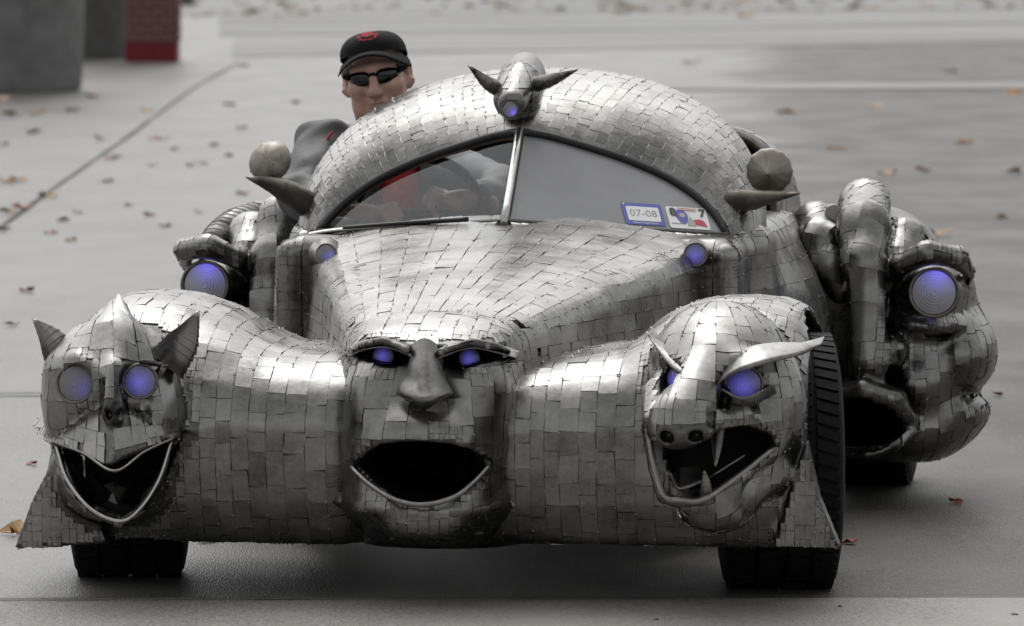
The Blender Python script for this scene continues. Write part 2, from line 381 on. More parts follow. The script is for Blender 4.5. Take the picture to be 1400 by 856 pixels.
# ---- wolf fender (picture right)
SIL_R = FP2([(640, 505), (700, 503), (740, 497), (800, 488), (842, 484), (866, 462), (890, 432), (925, 405), (970, 390), (1015, 388), (1062, 400), (1094, 424), (1106, 470), (1110, 540), (1113, 640), (1120, 690), (1150, 850), (640, 850)], .15)
MOUTH_R = FP2([(893, 598), (899, 640), (908, 668), (930, 675), (962, 675), (1000, 652), (1050, 614), (1045, 600), (1015, 584), (988, 588), (972, 606), (940, 611), (908, 609)], -.15)
def mouth_r(p): return np.maximum(poly2(p[:, 0], p[:, 2], MOUTH_R), np.maximum(p[:, 1] - .08, -.6 - p[:, 1]))
eyesR = [(F(925, 518, -.075), 20 * U), (F(1019, 523, -.098), 27 * U)]
def wolf_head(p):
    h = ell(p, F(985, 505, .07), (.155, .20, .15))
    h = smin(h, chain(p, [F(972, 498, -.10), F(950, 535, -.175), F(927, 575, -.245)], [.048, .058, .064]), .05)
    h = smin(h, ell(p, F(930, 591, -.265), (.074, .052, .028)), .02)
    h = smin(h, chain(p, [F(972, 581, -.2), F(1012, 570, -.12), F(1056, 590, -.035)], [.022, .028, .022]), .035)
    h = smin(h, ell(p, F(1058, 555, .05), (.07, .11, .10)), .05)
    h = smin(h, chain(p, [F(900, 540, -.08), F(893, 575, -.17)], [.035, .022]), .04)
    jaw = chain(p, [F(886, 590, -.15), F(895, 640, -.18), F(908, 679, -.20), F(935, 684, -.21), F(963, 682, -.20), F(1010, 652, -.12), F(1056, 614, -.03)], [.012, .015, .017, .02, .02, .018, .014])
    jaw = smin(jaw, ell(p, F(976, 692, -.06), (.082, .13, .052)), .05)
    jaw = smin(jaw, chain(p, [F(990, 690, -.06), F(1050, 640, .03)], [.04, .05]), .05)
    return smin(h, jaw, .03)
def wolf_brows(p):
    return np.minimum(chain(p, [F(976, 520, -.14), F(1010, 496, -.12), F(1060, 482, -.08)], [.014, .022, .018], .01), chain(p, [F(966, 518, -.14), F(940, 502, -.11), F(912, 485, -.06)], [.012, .018, .014], .01))
def eye_r(p):
    e = np.minimum(ell(p, F(1021, 524, -.15), (.055, .085, .033)), np.maximum(cap(p, F(1003, 530, -.16), F(1035, 518, -.15), .020, .027), p[:, 1] + .06))
    return np.minimum(e, ell(p, F(922, 520, -.135), (.034, .085, .033)))
def f_wolf(p):
    d = smax(smax(poly2(p[:, 0], p[:, 2], SIL_R), prof_fender(p), .15), .128 - p[:, 2], .012)
    d = smin(d, np.maximum(poly2(p[:, 0], p[:, 2], SKIRT_R), np.abs(p[:, 1] - .06) - .028), .02)
    d = smin(d, wolf_head(p), .03)
    # brow shelves over the sunk eyes, forehead V
    d = smin(d, wolf_brows(p), .022)
    d = smax(d, -eye_r(p), .010)
    for x in (912, 951): d = smax(d, -ell(p, F(x, 597, -.30), (.015, .04, .013)), .004)
    d = smax(d, -mouth_r(p), .006)
    well = np.maximum(np.hypot(p[:, 1] - .46, p[:, 2] - .28) - .345, np.abs(p[:, 0] - .885) - .265)
    d = smax(d, -well, .01)
    under = np.maximum(p[:, 2] - .19, np.maximum(.135 - p[:, 1], np.abs(p[:, 0] - .6) - .29))
    return smax(d, -under, .008)

# ---- centre face running back into the hood
HY = np.array([-.2, .15, .5, .9, 1.15, 1.35]); HZ = np.array([.60, .638, .69, .738, .768, .795]); HW = np.array([.165, .195, .285, .385, .455, .505]); HC = np.array([.55, .602, .64, .68, .705, .725])
FZ = np.array([.08, .15, .215, .28, .36, .42, .50, .545, .58, .61, .65]); FYv = np.array([.16, .05, -.085, -.075, -.105, -.075, -.035, -.01, -.03, .02, .12])
MOUTH_C = FP2([(484, 637), (500, 622), (520, 608), (550, 604), (580, 604), (615, 607), (640, 615), (664, 637), (645, 660), (615, 680), (580, 688), (545, 681), (512, 662)], -.09)
EYE_CL = FP2([(482, 488), (500, 477), (520, 472), (542, 475), (560, 486), (548, 497), (520, 497), (498, 491)], -.02)
EYE_CR = FP2([(606, 490), (622, 479), (645, 475), (672, 480), (702, 489), (675, 492), (650, 496), (622, 503), (608, 500)], -.02)
SLIT = [(F(484, 428, .20), F(497, 423, .215)), (F(709, 427, .20), F(733, 431, .22)), (F(735, 430, .24), F(872, 372, .84))]
def slits(p):     # openings and shut line at the edge of the hood
    e = None
    for (a, b), r, h in zip(SLIT, (.007, .010, .004), (.09, .09, .09)):
        q = p * [1, 1, .3]; t = np.clip(((p - a) @ (b - a)) / ((b - a) @ (b - a)), 0, 1); c = a + t[:, None] * (b - a)
        v = np.maximum(np.hypot(p[:, 0] - c[:, 0], p[:, 1] - c[:, 1]) - r * (1 - .4 * t), np.abs(p[:, 2] - c[:, 2]) - h); e = v if e is None else np.minimum(e, v)
    return e
def mouth_c(p): return np.maximum(poly2(p[:, 0], p[:, 2], MOUTH_C), np.maximum(p[:, 1] - .35, -.4 - p[:, 1]))
def eye_c(p): return np.maximum(np.minimum(poly2(p[:, 0], p[:, 2], EYE_CL), poly2(p[:, 0], p[:, 2], EYE_CR)), np.maximum(p[:, 1] - .07, -.4 - p[:, 1]))
def f_face(p):
    x, y, z = p[:, 0], p[:, 1], p[:, 2]
    zt = np.interp(y, HY, HZ); w = np.interp(y, HY, HW); zc = np.interp(y, HY, HC)
    ztop = zt - (zt - zc) * np.clip(np.abs(x) / w, 0, 1.3) ** 2.2
    flank = np.abs(x) - (w + np.clip(zc - z, -.05, .5) * .10)
    yf = np.interp(z, FZ, FYv) + np.minimum(2.0 * x * x + 12 * np.maximum(np.abs(x) - .12, 0) ** 2, .13)
    d = smax(smax((z - ztop) * .95, flank, .045), (yf - y) * .8, .05)
    d = np.maximum(np.maximum(d, .11 - z), y - 1.34)
    # brow ridges, cheeks, nose, lips, chin
    d = smin(d, chain(p, [F(474, 486, .06), F(500, 472, -.0), F(525, 466, -.025), F(556, 480, -.05)], [.008, .010, .012, .010]), .03)
    d = smin(d, chain(p, [F(602, 482, -.05), F(645, 469, -.025), F(675, 473, .0), F(704, 487, .06)], [.010, .012, .010, .008]), .03)
    d = smin(d, ell(p, F(512, 540, .02), (.055, .075, .075)), .06)
    d = smin(d, ell(p, F(662, 535, .02), (.055, .075, .075)), .06)
    d = smin(d, ell(p, F(578, 584, -.055), (.10, .045, .026)), .05)
    d = smin(d, chain(p, [F(496, 624, -.03), F(528, 604, -.075), F(580, 597, -.085), F(632, 604, -.075), F(658, 624, -.03)], [.008, .016, .019, .016, .008], .01), .035)
    d = smin(d, ell(p, F(580, 708, -.03), (.10, .075, .05)), .04)
    d = smax(d, -eye_c(p), .006)
    d = smax(d, -mouth_c(p), .006)
    d = smax(d, -slits(p), .003)
    return d

# ---- body behind: cowl, door sides, tail, cockpit opening
def f_body(p):
    x, y, z = p[:, 0], p[:, 1], p[:, 2]; q = np.c_[np.abs(x), y, z]
    d = boxd(p, (0, 2.25, .40), (.50, .98, .23), .10)
    d = smin(d, boxd(q, (.0, 1.46, .55), (.565, .20, .195), .05), .05)
    d = smin(d, ell(q, (.47, 2.02, .47), (.235, .52, .27)), .08)
    d = smin(d, boxd(q, (.50, 1.98, .66), (.10, .42, .10), .05), .08)
    d = smin(d, ell(p, (0, 2.95, .50), (.54, .62, .28)), .08)
    d = smin(d, chain(q, [np.array([.535, 1.26, .70]), np.array([.54, 1.28, .35])], [.035, .045]), .03)
    d = smax(d, -boxd(p, (0, 2.12, .80), (.47, .52, .50), .06), .02)
    well = np.maximum(np.hypot(y - 2.84, z - .29) - .36, np.abs(q[:, 0] - .77) - .2)
    return smax(d, -well, .01)

# ---- rear fender heads (mirror images)
MOUTH_B = FP2([(1120, 548), (1150, 541), (1190, 540), (1222, 553), (1238, 583), (1215, 604), (1170, 611), (1120, 613)], 2.3)
def rolls(p):
    a = chain(p, [F(1148, 400, 2.30), F(1132, 362, 2.29), F(1121, 330, 2.33), F(1115, 306, 2.42), F(1122, 300, 2.80)], [.032, .048, .057, .053, .035], .02)
    b = chain(p, [F(1186, 470, 2.18), F(1187, 415, 2.20), F(1182, 360, 2.22), F(1181, 310, 2.30), F(1183, 280, 2.48), F(1188, 292, 2.92)], [.048, .046, .058, .067, .064, .04], .02)
    c = chain(p, [F(1212, 386, 2.27), F(1226, 354, 2.28), F(1238, 328, 2.38), F(1240, 322, 2.74)], [.028, .044, .054, .040], .02)
    return np.minimum(np.minimum(a, b), c)
def f_rear(p):
    h = ell(p, F(1240, 470, 2.58), (.205, .30, .265))
    h = smin(h, ell(p, F(1318, 482, 2.5), (.085, .20, .105)), .03)
    h = smin(h, ell(p, F(1303, 562, 2.5), (.095, .18, .055)), .025)
    h = smin(h, ell(p, F(1245, 580, 2.5), (.165, .24, .10)), .06)
    h = smin(h, ell(p, F(1255, 520, 2.42), (.10, .19, .09)), .05)
    h = smin(h, ell(p, F(1270, 440, 2.40), (.11, .17, .04)), .03)
    h = smin(h, ell(p, F(1274, 392, 2.46), (.105, .26, .095)), .03)
    h = smin(h, ell(p, F(1160, 560, 2.6), (.12, .30, .13)), .06)
    h = smin(h, chain(p, [F(1185, 390, 2.30), F(1186, 450, 2.22), F(1189, 496, 2.17)], [.055, .05, .052]), .03)
    h = smin(h, ell(p, F(1222, 480, 2.24), (.034, .07, .045)), .02)
    h = smin(h, chain(p, [F(1140, 532, 2.18), F(1185, 526, 2.15), F(1228, 545, 2.18), F(1247, 582, 2.24)], [.022, .026, .026, .018]), .03)
    h = smin(h, ell(p, F(1190, 345, 2.78), (.16, .38, .13)), .03)
    h = smin(h, rolls(p), .022)
    h = smin(h, chain(p, [F(1203, 390, 2.30), F(1232, 362, 2.21), F(1268, 347, 2.17), F(1308, 352, 2.22), F(1327, 376, 2.36)], [.020, .028, .032, .028, .014], .01), .018)
    h = smin(h, chain(p, [F(1135, 540, 2.14), F(1180, 532, 2.11), F(1222, 546, 2.13), F(1243, 574, 2.2), F(1243, 590, 2.20)], [.020, .025, .025, .018, .015], .01), .02)
    h = smin(h, chain(p, [F(1135, 618, 2.14), F(1185, 618, 2.11), F(1222, 607, 2.14), F(1243, 590, 2.20)], [.020, .022, .019, .015], .01), .015)
    h = smin(h, boxd(p, (.78, 2.80, .42), (.17, .33, .24), .12), .10)
    h = smax(h, -ell(p, F(1277, 401, 2.15), (.066, .13, .066)), .010)
    h = smax(h, -ell(p, F(1226, 497, 2.16), (.012, .04, .030)), .006)
    h = smax(h, -np.maximum(poly2(p[:, 0], p[:, 2], MOUTH_B), np.maximum(p[:, 1] - 2.55, 1.5 - p[:, 1])), .012)
    well = np.maximum(np.hypot(p[:, 1] - 2.84, p[:, 2] - .29) - .34, np.abs(p[:, 0] - .76) - .16)
    h = smax(h, -well, .01)
    return np.maximum(h, .10 - p[:, 2])

def shell(name, f, lo, hi, h, label=None, mirror=False, inside=None):
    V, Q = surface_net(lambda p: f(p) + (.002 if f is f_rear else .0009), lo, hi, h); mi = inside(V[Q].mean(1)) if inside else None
    if mirror: V = V * [-1, 1, 1] + [.022, 0, 0]; Q = Q[:, ::-1]
    o = fast_mesh(name, V, Q, M['steel'], car, None, .08)
    if inside: o.data.materials.append(M['black']); o.data.polygons.foreach_set('material_index', mi.astype(np.int32))  # faces inside mouths, wells, sockets and slits coloured black as shade
    if label: o['label'] = label
    return o
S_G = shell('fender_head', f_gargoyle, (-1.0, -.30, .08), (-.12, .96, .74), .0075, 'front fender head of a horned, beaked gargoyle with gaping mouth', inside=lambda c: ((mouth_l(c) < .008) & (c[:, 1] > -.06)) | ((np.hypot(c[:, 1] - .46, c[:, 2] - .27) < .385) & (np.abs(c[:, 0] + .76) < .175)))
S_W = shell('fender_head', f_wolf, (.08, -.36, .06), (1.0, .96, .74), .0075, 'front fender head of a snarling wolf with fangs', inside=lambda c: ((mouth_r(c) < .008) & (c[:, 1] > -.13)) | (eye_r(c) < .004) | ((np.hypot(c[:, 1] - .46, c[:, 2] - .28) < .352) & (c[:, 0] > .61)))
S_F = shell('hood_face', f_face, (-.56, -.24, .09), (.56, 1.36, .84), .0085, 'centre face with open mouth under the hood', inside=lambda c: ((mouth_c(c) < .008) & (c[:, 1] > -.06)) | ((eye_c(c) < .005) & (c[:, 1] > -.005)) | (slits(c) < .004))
S_B = shell('body_shell', f_body, (-.78, .40, .08), (.78, 3.62, .84), .015, inside=lambda c: c[:, 2] < .20)  # underside coloured black to deepen the shade below the car
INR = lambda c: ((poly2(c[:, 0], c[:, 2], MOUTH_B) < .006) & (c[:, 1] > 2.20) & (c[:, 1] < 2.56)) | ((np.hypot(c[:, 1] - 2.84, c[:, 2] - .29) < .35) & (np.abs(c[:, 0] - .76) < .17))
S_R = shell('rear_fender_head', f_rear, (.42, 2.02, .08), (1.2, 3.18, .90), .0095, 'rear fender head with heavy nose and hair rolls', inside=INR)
f_rear_m = lambda p: f_rear((p - [.022, 0, 0]) * [-1, 1, 1])
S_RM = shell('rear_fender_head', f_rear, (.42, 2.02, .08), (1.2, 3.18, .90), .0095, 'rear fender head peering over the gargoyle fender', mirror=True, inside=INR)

# ---- plates welded over the shells -------------------------------------------------------------
PLATES = []      # (vertices 28x3, tint, parent)
def breaks(a, b, step, var=.3):
    out = [a]
    while out[-1] < b - step * .6: out.append(out[-1] + step * RNG.uniform(1 - var, 1 + var))
    out[-1] = b; return out
GRID = [(i, j) for i in range(4) for j in range(4)]
EDGE = [0, 1, 2, 3, 7, 11, 15, 14, 13, 12, 8, 4]
SK = 16
PF = [(i * 4 + j, i * 4 + j + 1, (i + 1) * 4 + j + 1, (i + 1) * 4 + j) for i in range(3) for j in range(3)] + [(16 + k, 28 + k, 28 + (k + 1) % 12, 16 + (k + 1) % 12) for k in range(12)]
PS = [True] * 9 + [False] * 12
def clad(cells, ev, parent, others=(), maxlen=.05, gap=.0009, depth=0, lift=.0018, tint=.5, keep=None):
    """cells: (u0,u1,v0,v1); ev(u,v)->(points, normals, ok)"""
    if not len(cells): return
    cells = np.asarray(cells, float); s = np.array([0.0, 1 / 3, 2 / 3, 1.0])
    uu = cells[:, 0:1] + (cells[:, 1] - cells[:, 0])[:, None] * np.repeat(s, 4)[None]
    vv = cells[:, 2:3] + (cells[:, 3] - cells[:, 2])[:, None] * np.tile(s, 4)[None]
    du_ = (cells[:, 1] - cells[:, 0])[:, None]; dv__ = (cells[:, 3] - cells[:, 2])[:, None]; nn_ = len(cells); si = np.repeat(s, 4)[None] - .5; ti = np.tile(s, 4)[None] - .5
    sk = RNG.normal(0, .032, (nn_, 2)); uu = uu + du_ * sk[:, :1] * ti * 2; vv = vv + dv__ * sk[:, 1:] * si
    P, N, ok = ev(uu.ravel(), vv.ravel()); n = len(cells)
    bur = np.zeros(len(P), bool)
    for g in others: bur |= g(P) < -.004
    if keep is not None: ok = ok & keep(P)
    P = P.reshape(n, 16, 3); N = N.reshape(n, 16, 3); ok = ok.reshape(n, 16); bur = bur.reshape(n, 16)
    g4 = P.reshape(n, 4, 4, 3); e1 = np.linalg.norm(np.diff(g4, axis=1), axis=-1).reshape(n, -1).max(1); e2 = np.linalg.norm(np.diff(g4, axis=2), axis=-1).reshape(n, -1).max(1)
    good = ok.all(1) & (e1 < maxlen) & (e2 < maxlen) & ((N * N[:, 5:6]).sum(-1).min(1) > .35)
    retry = []
    for i in range(n):
        if bur[i].all(): continue
        if not good[i]:
            if depth < 2:
                a, b, c, d = cells[i]; retry += [(a, (a + b) / 2, c, (c + d) / 2), ((a + b) / 2, b, c, (c + d) / 2), (a, (a + b) / 2, (c + d) / 2, d), ((a + b) / 2, b, (c + d) / 2, d)]
            continue
        ctr = P[i].mean(0); q = P[i].copy()
        g_ = q.reshape(4, 4, 3).copy(); gs = np.where(RNG.random(4) < .62, gap, .0002)      # open and tight joints
        for (a0, a1, gg) in ((0, 3, gs[0]), (3, 0, gs[1])):
            dv_ = g_[a1] - g_[a0]; g_[a0] = g_[a0] + dv_ / (np.linalg.norm(dv_, axis=1)[:, None] + 1e-9) * gg
        for (a0, a1, gg) in ((0, 3, gs[2]), (3, 0, gs[3])):
            dv_ = g_[:, a1] - g_[:, a0]; g_[:, a0] = g_[:, a0] + dv_ / (np.linalg.norm(dv_, axis=1)[:, None] + 1e-9) * gg
        q = g_.reshape(16, 3)
        tl = RNG.normal(0, lift * .34, 2) + [0, lift * .25]; S_ = np.repeat(s, 4) - .5; T_ = np.tile(s, 4) - .5
        hgt = lift * RNG.uniform(.6, 1.35) + tl[0] * S_ + tl[1] * T_ + RNG.normal(0, lift * .3) * S_ * T_ * 2 + RNG.normal(0, lift * .10) * (.25 - S_ * S_)*2
        hgt = np.maximum(hgt, .0006) * (1 if depth == 0 else .75)
        top = q + N[i] * hgt[:, None]; bot = q[EDGE] - N[i][EDGE] * .004
        PLATES.append((np.vstack([top, top[EDGE], bot]), float(np.clip(RNG.normal(tint, .055), .1, .95)), parent, N[i][5]))
    if retry: clad(retry, ev, parent, others, maxlen * .6, gap, depth + 1, lift, tint, keep)
def ev_sdf(f, ofn):
    def ev(u, v):
        Og, D = ofn(u, v); P, hit = march(f, Og, D); N = grad(f, P); N /= np.linalg.norm(N, axis=1)[:, None] + 1e-9
        Dn = D / np.linalg.norm(D, axis=1)[:, None]
        return P, N, hit & ((N * -Dn).sum(1) > .22)
    return ev
def brick(u0, u1, du, v0, v1, dv, along='v'):
    """rows of bricks; along = the direction a course runs"""
    out = []
    if along == 'v':
        for a, b in zip(*(lambda q: (q[:-1], q[1:]))(breaks(u0, u1, du, .22))):
            q = breaks(v0 - dv * RNG.uniform(0, .9), v1, dv, .38)
            out += [(a, b, max(c, v0), d) for c, d in zip(q[:-1], q[1:]) if d - max(c, v0) > dv * .12]
    else:
        for c, d in zip(*(lambda q: (q[:-1], q[1:]))(breaks(v0, v1, dv, .22))):
            q = breaks(u0 - du * RNG.uniform(0, .9), u1, du, .38)
            out += [(max(a, u0), b, c, d) for a, b in zip(q[:-1], q[1:]) if b - max(a, u0) > du * .12]
    return out
def o_axis(yc, zc, rad):    # rays towards a lateral axis: u = x, v = angle up from straight ahead
    def g(u, v): 
        D = np.c_[0 * u, np.cos(v), -np.sin(v)]; return np.c_[u, 0 * u + yc, 0 * u + zc] - D * rad, D
    return g
def o_pole(xc, yc, rad, yaw0=0):    # rays towards a vertical axis: u = angle, v = z
    def g(u, v):
        D = np.c_[-np.sin(u), np.cos(u), 0 * u]; return np.c_[0 * u + xc, 0 * u + yc, v] - D * rad, D
    return g
def o_ball(c, rad):
    def g(u, v):
        D = np.c_[-np.sin(u) * np.cos(v), np.cos(u) * np.cos(v), -np.sin(v)]; return np.asarray(c) - D * rad, D
    return g
def o_dir(D0, fn):
    def g(u, v): return fn(u, v), np.tile(np.asarray(D0, float), (len(u), 1))
    return g
clad(brick(-.96, -.13, .040, R(-38), R(125), R(8.2)), ev_sdf(f_gargoyle, o_axis(.46, .30, .95)), S_G, (f_face,), keep=lambda P: (gargoyle_head(P) > .012) & (mouth_l(P) > .004))
clad(brick(R(-78), R(84), R(12), R(-58), R(74), R(15)), ev_sdf(f_gargoyle, o_ball(F(155, 560, .13), .8)), S_G, keep=lambda P: (gargoyle_head(P) < .012) & (mouth_l(P) > .004))
clad(brick(.10, .94, .040, R(-38), R(125), R(8.2)), ev_sdf(f_wolf, o_axis(.46, .30, .95)), S_W, (f_face,), keep=lambda P: (np.minimum(wolf_head(P), wolf_brows(P)) > .012) & (mouth_r(P) > .004) & (eye_r(P) > .002))
clad(brick(R(-84), R(80), R(11), R(-62), R(78), R(13)), ev_sdf(f_wolf, o_ball(F(980, 560, .13), .9)), S_W, keep=lambda P: (np.minimum(wolf_head(P), wolf_brows(P)) < .012) & (mouth_r(P) > .004) & (eye_r(P) > .002))
clad(brick(R(-88), R(88), R(8.5), .125, .60, .055), ev_sdf(f_face, o_pole(0, .24, .8)), S_F, (f_gargoyle, f_wolf), keep=lambda P: (mouth_c(P) > .004) & (eye_c(P) > .002))
clad(brick(-.18, .18, .04, R(8), R(88), R(11)), ev_sdf(f_face, o_axis(.24, .50, .6)), S_F, keep=lambda P: (P[:, 2] > .588) & (P[:, 1] < .185) & (eye_c(P) > .002) & (slits(P) > .001))
hood_o = lambda u, v: np.c_[u * np.interp(v, HY, HW), v, 0 * u + 1.2]
clad(brick(-1.04, 1.04, .125, .165, 1.33, .10), ev_sdf(f_face, o_dir((0, 0, -1), hood_o)), S_F, tint=.6, keep=lambda P: slits(P) > .001)
for s in (1, -1):
    clad(brick(.16, 1.34, .085, .16, .76, .036, 'u'), ev_sdf(f_face, o_dir((-s, 0, 0), lambda u, v, s=s: np.c_[0 * u + s * 1.2, u, v])), S_F, (f_gargoyle, f_wolf, f_body), maxlen=.08, keep=lambda P: slits(P) > .001)
    clad(brick(.50, 3.4, .085, .16, .76, .042, 'u'), ev_sdf(f_body, o_dir((-s, 0, 0), lambda u, v, s=s: np.c_[0 * u + s * 1.3, u, v])), S_B, (f_gargoyle, f_wolf, f_rear if s > 0 else f_rear_m), maxlen=.07)
    clad([(a, b, c, d) for a, b in ((s * .44, s * .505), (s * .507, s * .565)) for c, d in zip(np.linspace(.30, .74, 11)[:-1], np.linspace(.30, .74, 11)[1:])],
         ev_sdf(f_body, o_dir((0, 1, 0), lambda u, v: np.c_[u, 0 * u + .4, v])), S_B, (f_face, f_gargoyle, f_wolf), maxlen=.06)
HB = F(1240, 470, 2.60)
cb = brick(R(-100), R(100), R(8), R(-62), R(86), R(9.5))
clad(cb, ev_sdf(f_rear, o_ball(HB, .6)), S_R, (f_body,), maxlen=.055, tint=.42)
clad(cb, ev_sdf(f_rear_m, o_ball(HB * [-1, 1, 1] + [.022, 0, 0], .6)), S_RM, (f_body,), maxlen=.055, tint=.5)

# ---- windscreen surround: two flat panes in a V, arched roof over them
Bc = F(697, 307, 1.22); Tc = F(697, 182, 1.47); Bc[0] = Tc[0] = 0; Br = F(995, 326, 1.5)
PN = np.cross(Br - Bc, Tc - Bc); PN /= np.linalg.norm(PN)
if PN[1] > 0: PN = -PN
UP = [on_plane(a, b, Bc, PN) for a, b in ((702, 180), (750, 189), (800, 203), (850, 219), (900, 240), (935, 260), (962, 281), (982, 304))]
MIR = np.array([-1, 1, 1.0])
edge = np.vstack([spline([Bc + (Tc - Bc) * .995] + UP[1:] + [Br], 33)])      # centre top -> outer corner, along the upper edge
def roof_pt(u, v):
    """u -1..1 across, v 0 (glass edge) .. 1 (crown) .. 1.25 (rear lip)"""
    u = np.asarray(u, float); v = np.asarray(v, float); a = np.abs(u); s = np.where(u < 0, -1.0, 1.0)
    W = np.stack([np.interp(a, np.linspace(0, 1, 33), edge[:, j]) for j in range(3)], 1)
    th = np.clip(a, 0, 1) * math.pi / 2
    x2 = .585 * np.sin(th) ** .92; z2 = .72 + .415 * np.cos(th) ** .78
    K = np.stack([x2, 1.98 - .34 * a ** 1.5, z2], 1)
    Mid = np.stack([W[:, 0] * .45 + x2 * .55 + .03 * a, W[:, 1] * .72 + K[:, 1] * .28 - .02, W[:, 2] * .22 + z2 * .78 + .018], 1)
    t = np.minimum(v, 1.0)[:, None]; P = (1 - t) ** 2 * W + 2 * t * (1 - t) * Mid + t * t * K
    e = np.maximum(v - 1, 0); P[:, 1] += e * .30; P[:, 2] -= e * e * .5 + e * .03; P[:, 0] *= s
    return P
def ev_roof(u, v):
    e = 1e-3; P = roof_pt(u, v); A = roof_pt(np.clip(u + e, -1, 1), v) - roof_pt(np.clip(u - e, -1, 1), v); B = roof_pt(u, v + e) - roof_pt(u, np.maximum(v - e, 0))
    N = np.cross(A, B); N /= np.linalg.norm(N, axis=1)[:, None] + 1e-12; N[N[:, 2] < -.2] *= -1
    return P, N, np.ones(len(P), bool)
nu, nv = 81, 15
uu, vv = np.meshgrid(np.linspace(-1, 1, nu), np.linspace(0, 1.22, nv), indexing='ij'); uu = uu.ravel(); vv = vv.ravel()
P, N, _ = ev_roof(uu, vv); P2 = P - N * .022
Vr = np.vstack([P, P2]); m = nu * nv; Fr = []
for i in range(nu - 1):
    for j in range(nv - 1):
        a = i * nv + j; q = (a, a + nv, a + nv + 1, a + 1); Fr += [q, tuple(x + m for x in q[::-1])]
for i in range(nu - 1):
    a = i * nv; Fr += [(a, a + m, a + nv + m, a + nv)]; a = i * nv + nv - 1; Fr += [(a, a + nv, a + nv + m, a + m)]
for j in range(nv - 1):
    a = j; Fr += [(a, a + 1, a + 1 + m, a + m)]; a = (nu - 1) * nv + j; Fr += [(a, a + m, a + 1 + m, a + 1)]
S_T = mesh('roof', Vr, Fr, M['trim'], car)
clad(brick(-.985, .985, .038, .02, 1.2, .085), ev_roof, S_T, maxlen=.09, tint=.6)

# ---- turn the plates into parts: the 300 that show largest singly, the others as one part
VD = np.array([0, -1.0, 0.1]); VD = np.array([VD @ EX, VD @ EY, VD[2]]); VD /= np.linalg.norm(VD)
area = []
for V, t, par, nrm in PLATES:
    s2 = screen(V[[0, 3, 15, 12]]); a = 0.5 * abs((s2[2, 0] - s2[0, 0]) * (s2[3, 1] - s2[1, 1]) - (s2[3, 0] - s2[1, 0]) * (s2[2, 1] - s2[0, 1]))
    area.append(a if nrm @ VD > .12 else 0)
order = np.argsort(area)[::-1]; single = set(order[:300].tolist()); rest = MB(); dots = MB()
for i, (V, t, par, nrm) in enumerate(PLATES):
    if i in single: mesh('plate', V, PF, M['steel'], par, PS, t)
    else: rest.add(V, PF, PS, t)
    for k in (0, 3, 12, 15)[::1]:
        if RNG.random() < .22:
            c = V[k] + (V[5] - V[k]) * .09; a = V[1] - V[0]; a = a / (np.linalg.norm(a) + 1e-9); b = np.cross(nrm, a); r = RNG.uniform(.0020, .0036)
            dots.add([c + r * a, c + r * b, c - r * a, c - r * b, c + nrm * r * 1.1], [(0, 1, 4), (1, 2, 4), (2, 3, 4), (3, 0, 4)], True, .5)
rest.build('plates', M['steel'], car)['kind'] = 'stuff'
dots.build('weld_dots', M['bead'], car)['kind'] = 'stuff'
print('plates', len(PLATES))
# ---- beaten ridges: brows, beak strips, nose
def loft(name, A, B, back, bulge=0.0, n=18, rows=4, tint=.5, m='steel', label=None):
    A = spline(A, n); B = spline(B, n); back = np.asarray(back, float); V = []
    for r in range(rows + 1):
        t = r / rows; V.append(A * (1 - t) + B * t + np.array([0, -1.0, .35]) * bulge * 4 * t * (1 - t))
    V.append(B + back * .5); V.append(A * .3 + B * .7 + back); k = rows + 3; V = np.vstack(V)
    Fc = [(r * n + i, r * n + i + 1, (r + 1) * n + i + 1, (r + 1) * n + i) for r in range(k - 1) for i in range(n - 1)]
    Fc += [tuple(r * n for r in range(k)), tuple(r * n + n - 1 for r in range(k))[::-1]]
    sm = [(f // (n - 1)) < rows for f in range((k - 1) * (n - 1))] + [False, False]
    return mesh(name, V, Fc, M[m], car, sm, np.tile(np.repeat(np.clip(RNG.normal(tint, .14, n // 3 + 1), .05, .95), 3)[:n], k))
loft('brow', [F(978, 508, -.12), F(1014, 478, -.105), F(1062, 468, -.075), F(1121, 470, -.02)], [F(972, 531, -.195), F(1006, 511, -.20), F(1050, 497, -.17), F(1094, 486, -.11), F(1122, 472, -.035)], (0, .09, .012), .007, tint=.3)
loft('brow', [F(968, 508, -.125), F(940, 490, -.09), F(912, 472, -.05), F(886, 457, -.01)], [F(970, 531, -.195), F(944, 519, -.175), F(916, 502, -.125), F(886, 460, -.03)], (0, .08, .012), .005, tint=.3)
loft('brow', [F(474, 480, .06), F(498, 468, .04), F(530, 463, .025), F(566, 474, .02)], [F(477, 489, .02), F(498, 479, -.015), F(530, 476, -.038), F(566, 489, -.055)], (0, .06, .008), .001, tint=.4)
loft('brow', [F(706, 481, .07), F(675, 470, .04), F(640, 464, .025), F(596, 474, .02)], [F(705, 491, .03), F(672, 481, -.008), F(640, 477, -.038), F(598, 491, -.055)], (0, .06, .008), .001, tint=.4)
loft('eyelid', [F(978, 546, -.13), F(1015, 560, -.12), F(1062, 538, -.07)], [F(984, 530, -.168), F(1017, 543, -.158), F(1056, 525, -.10)], (0, .06, -.004), .006, tint=.45)
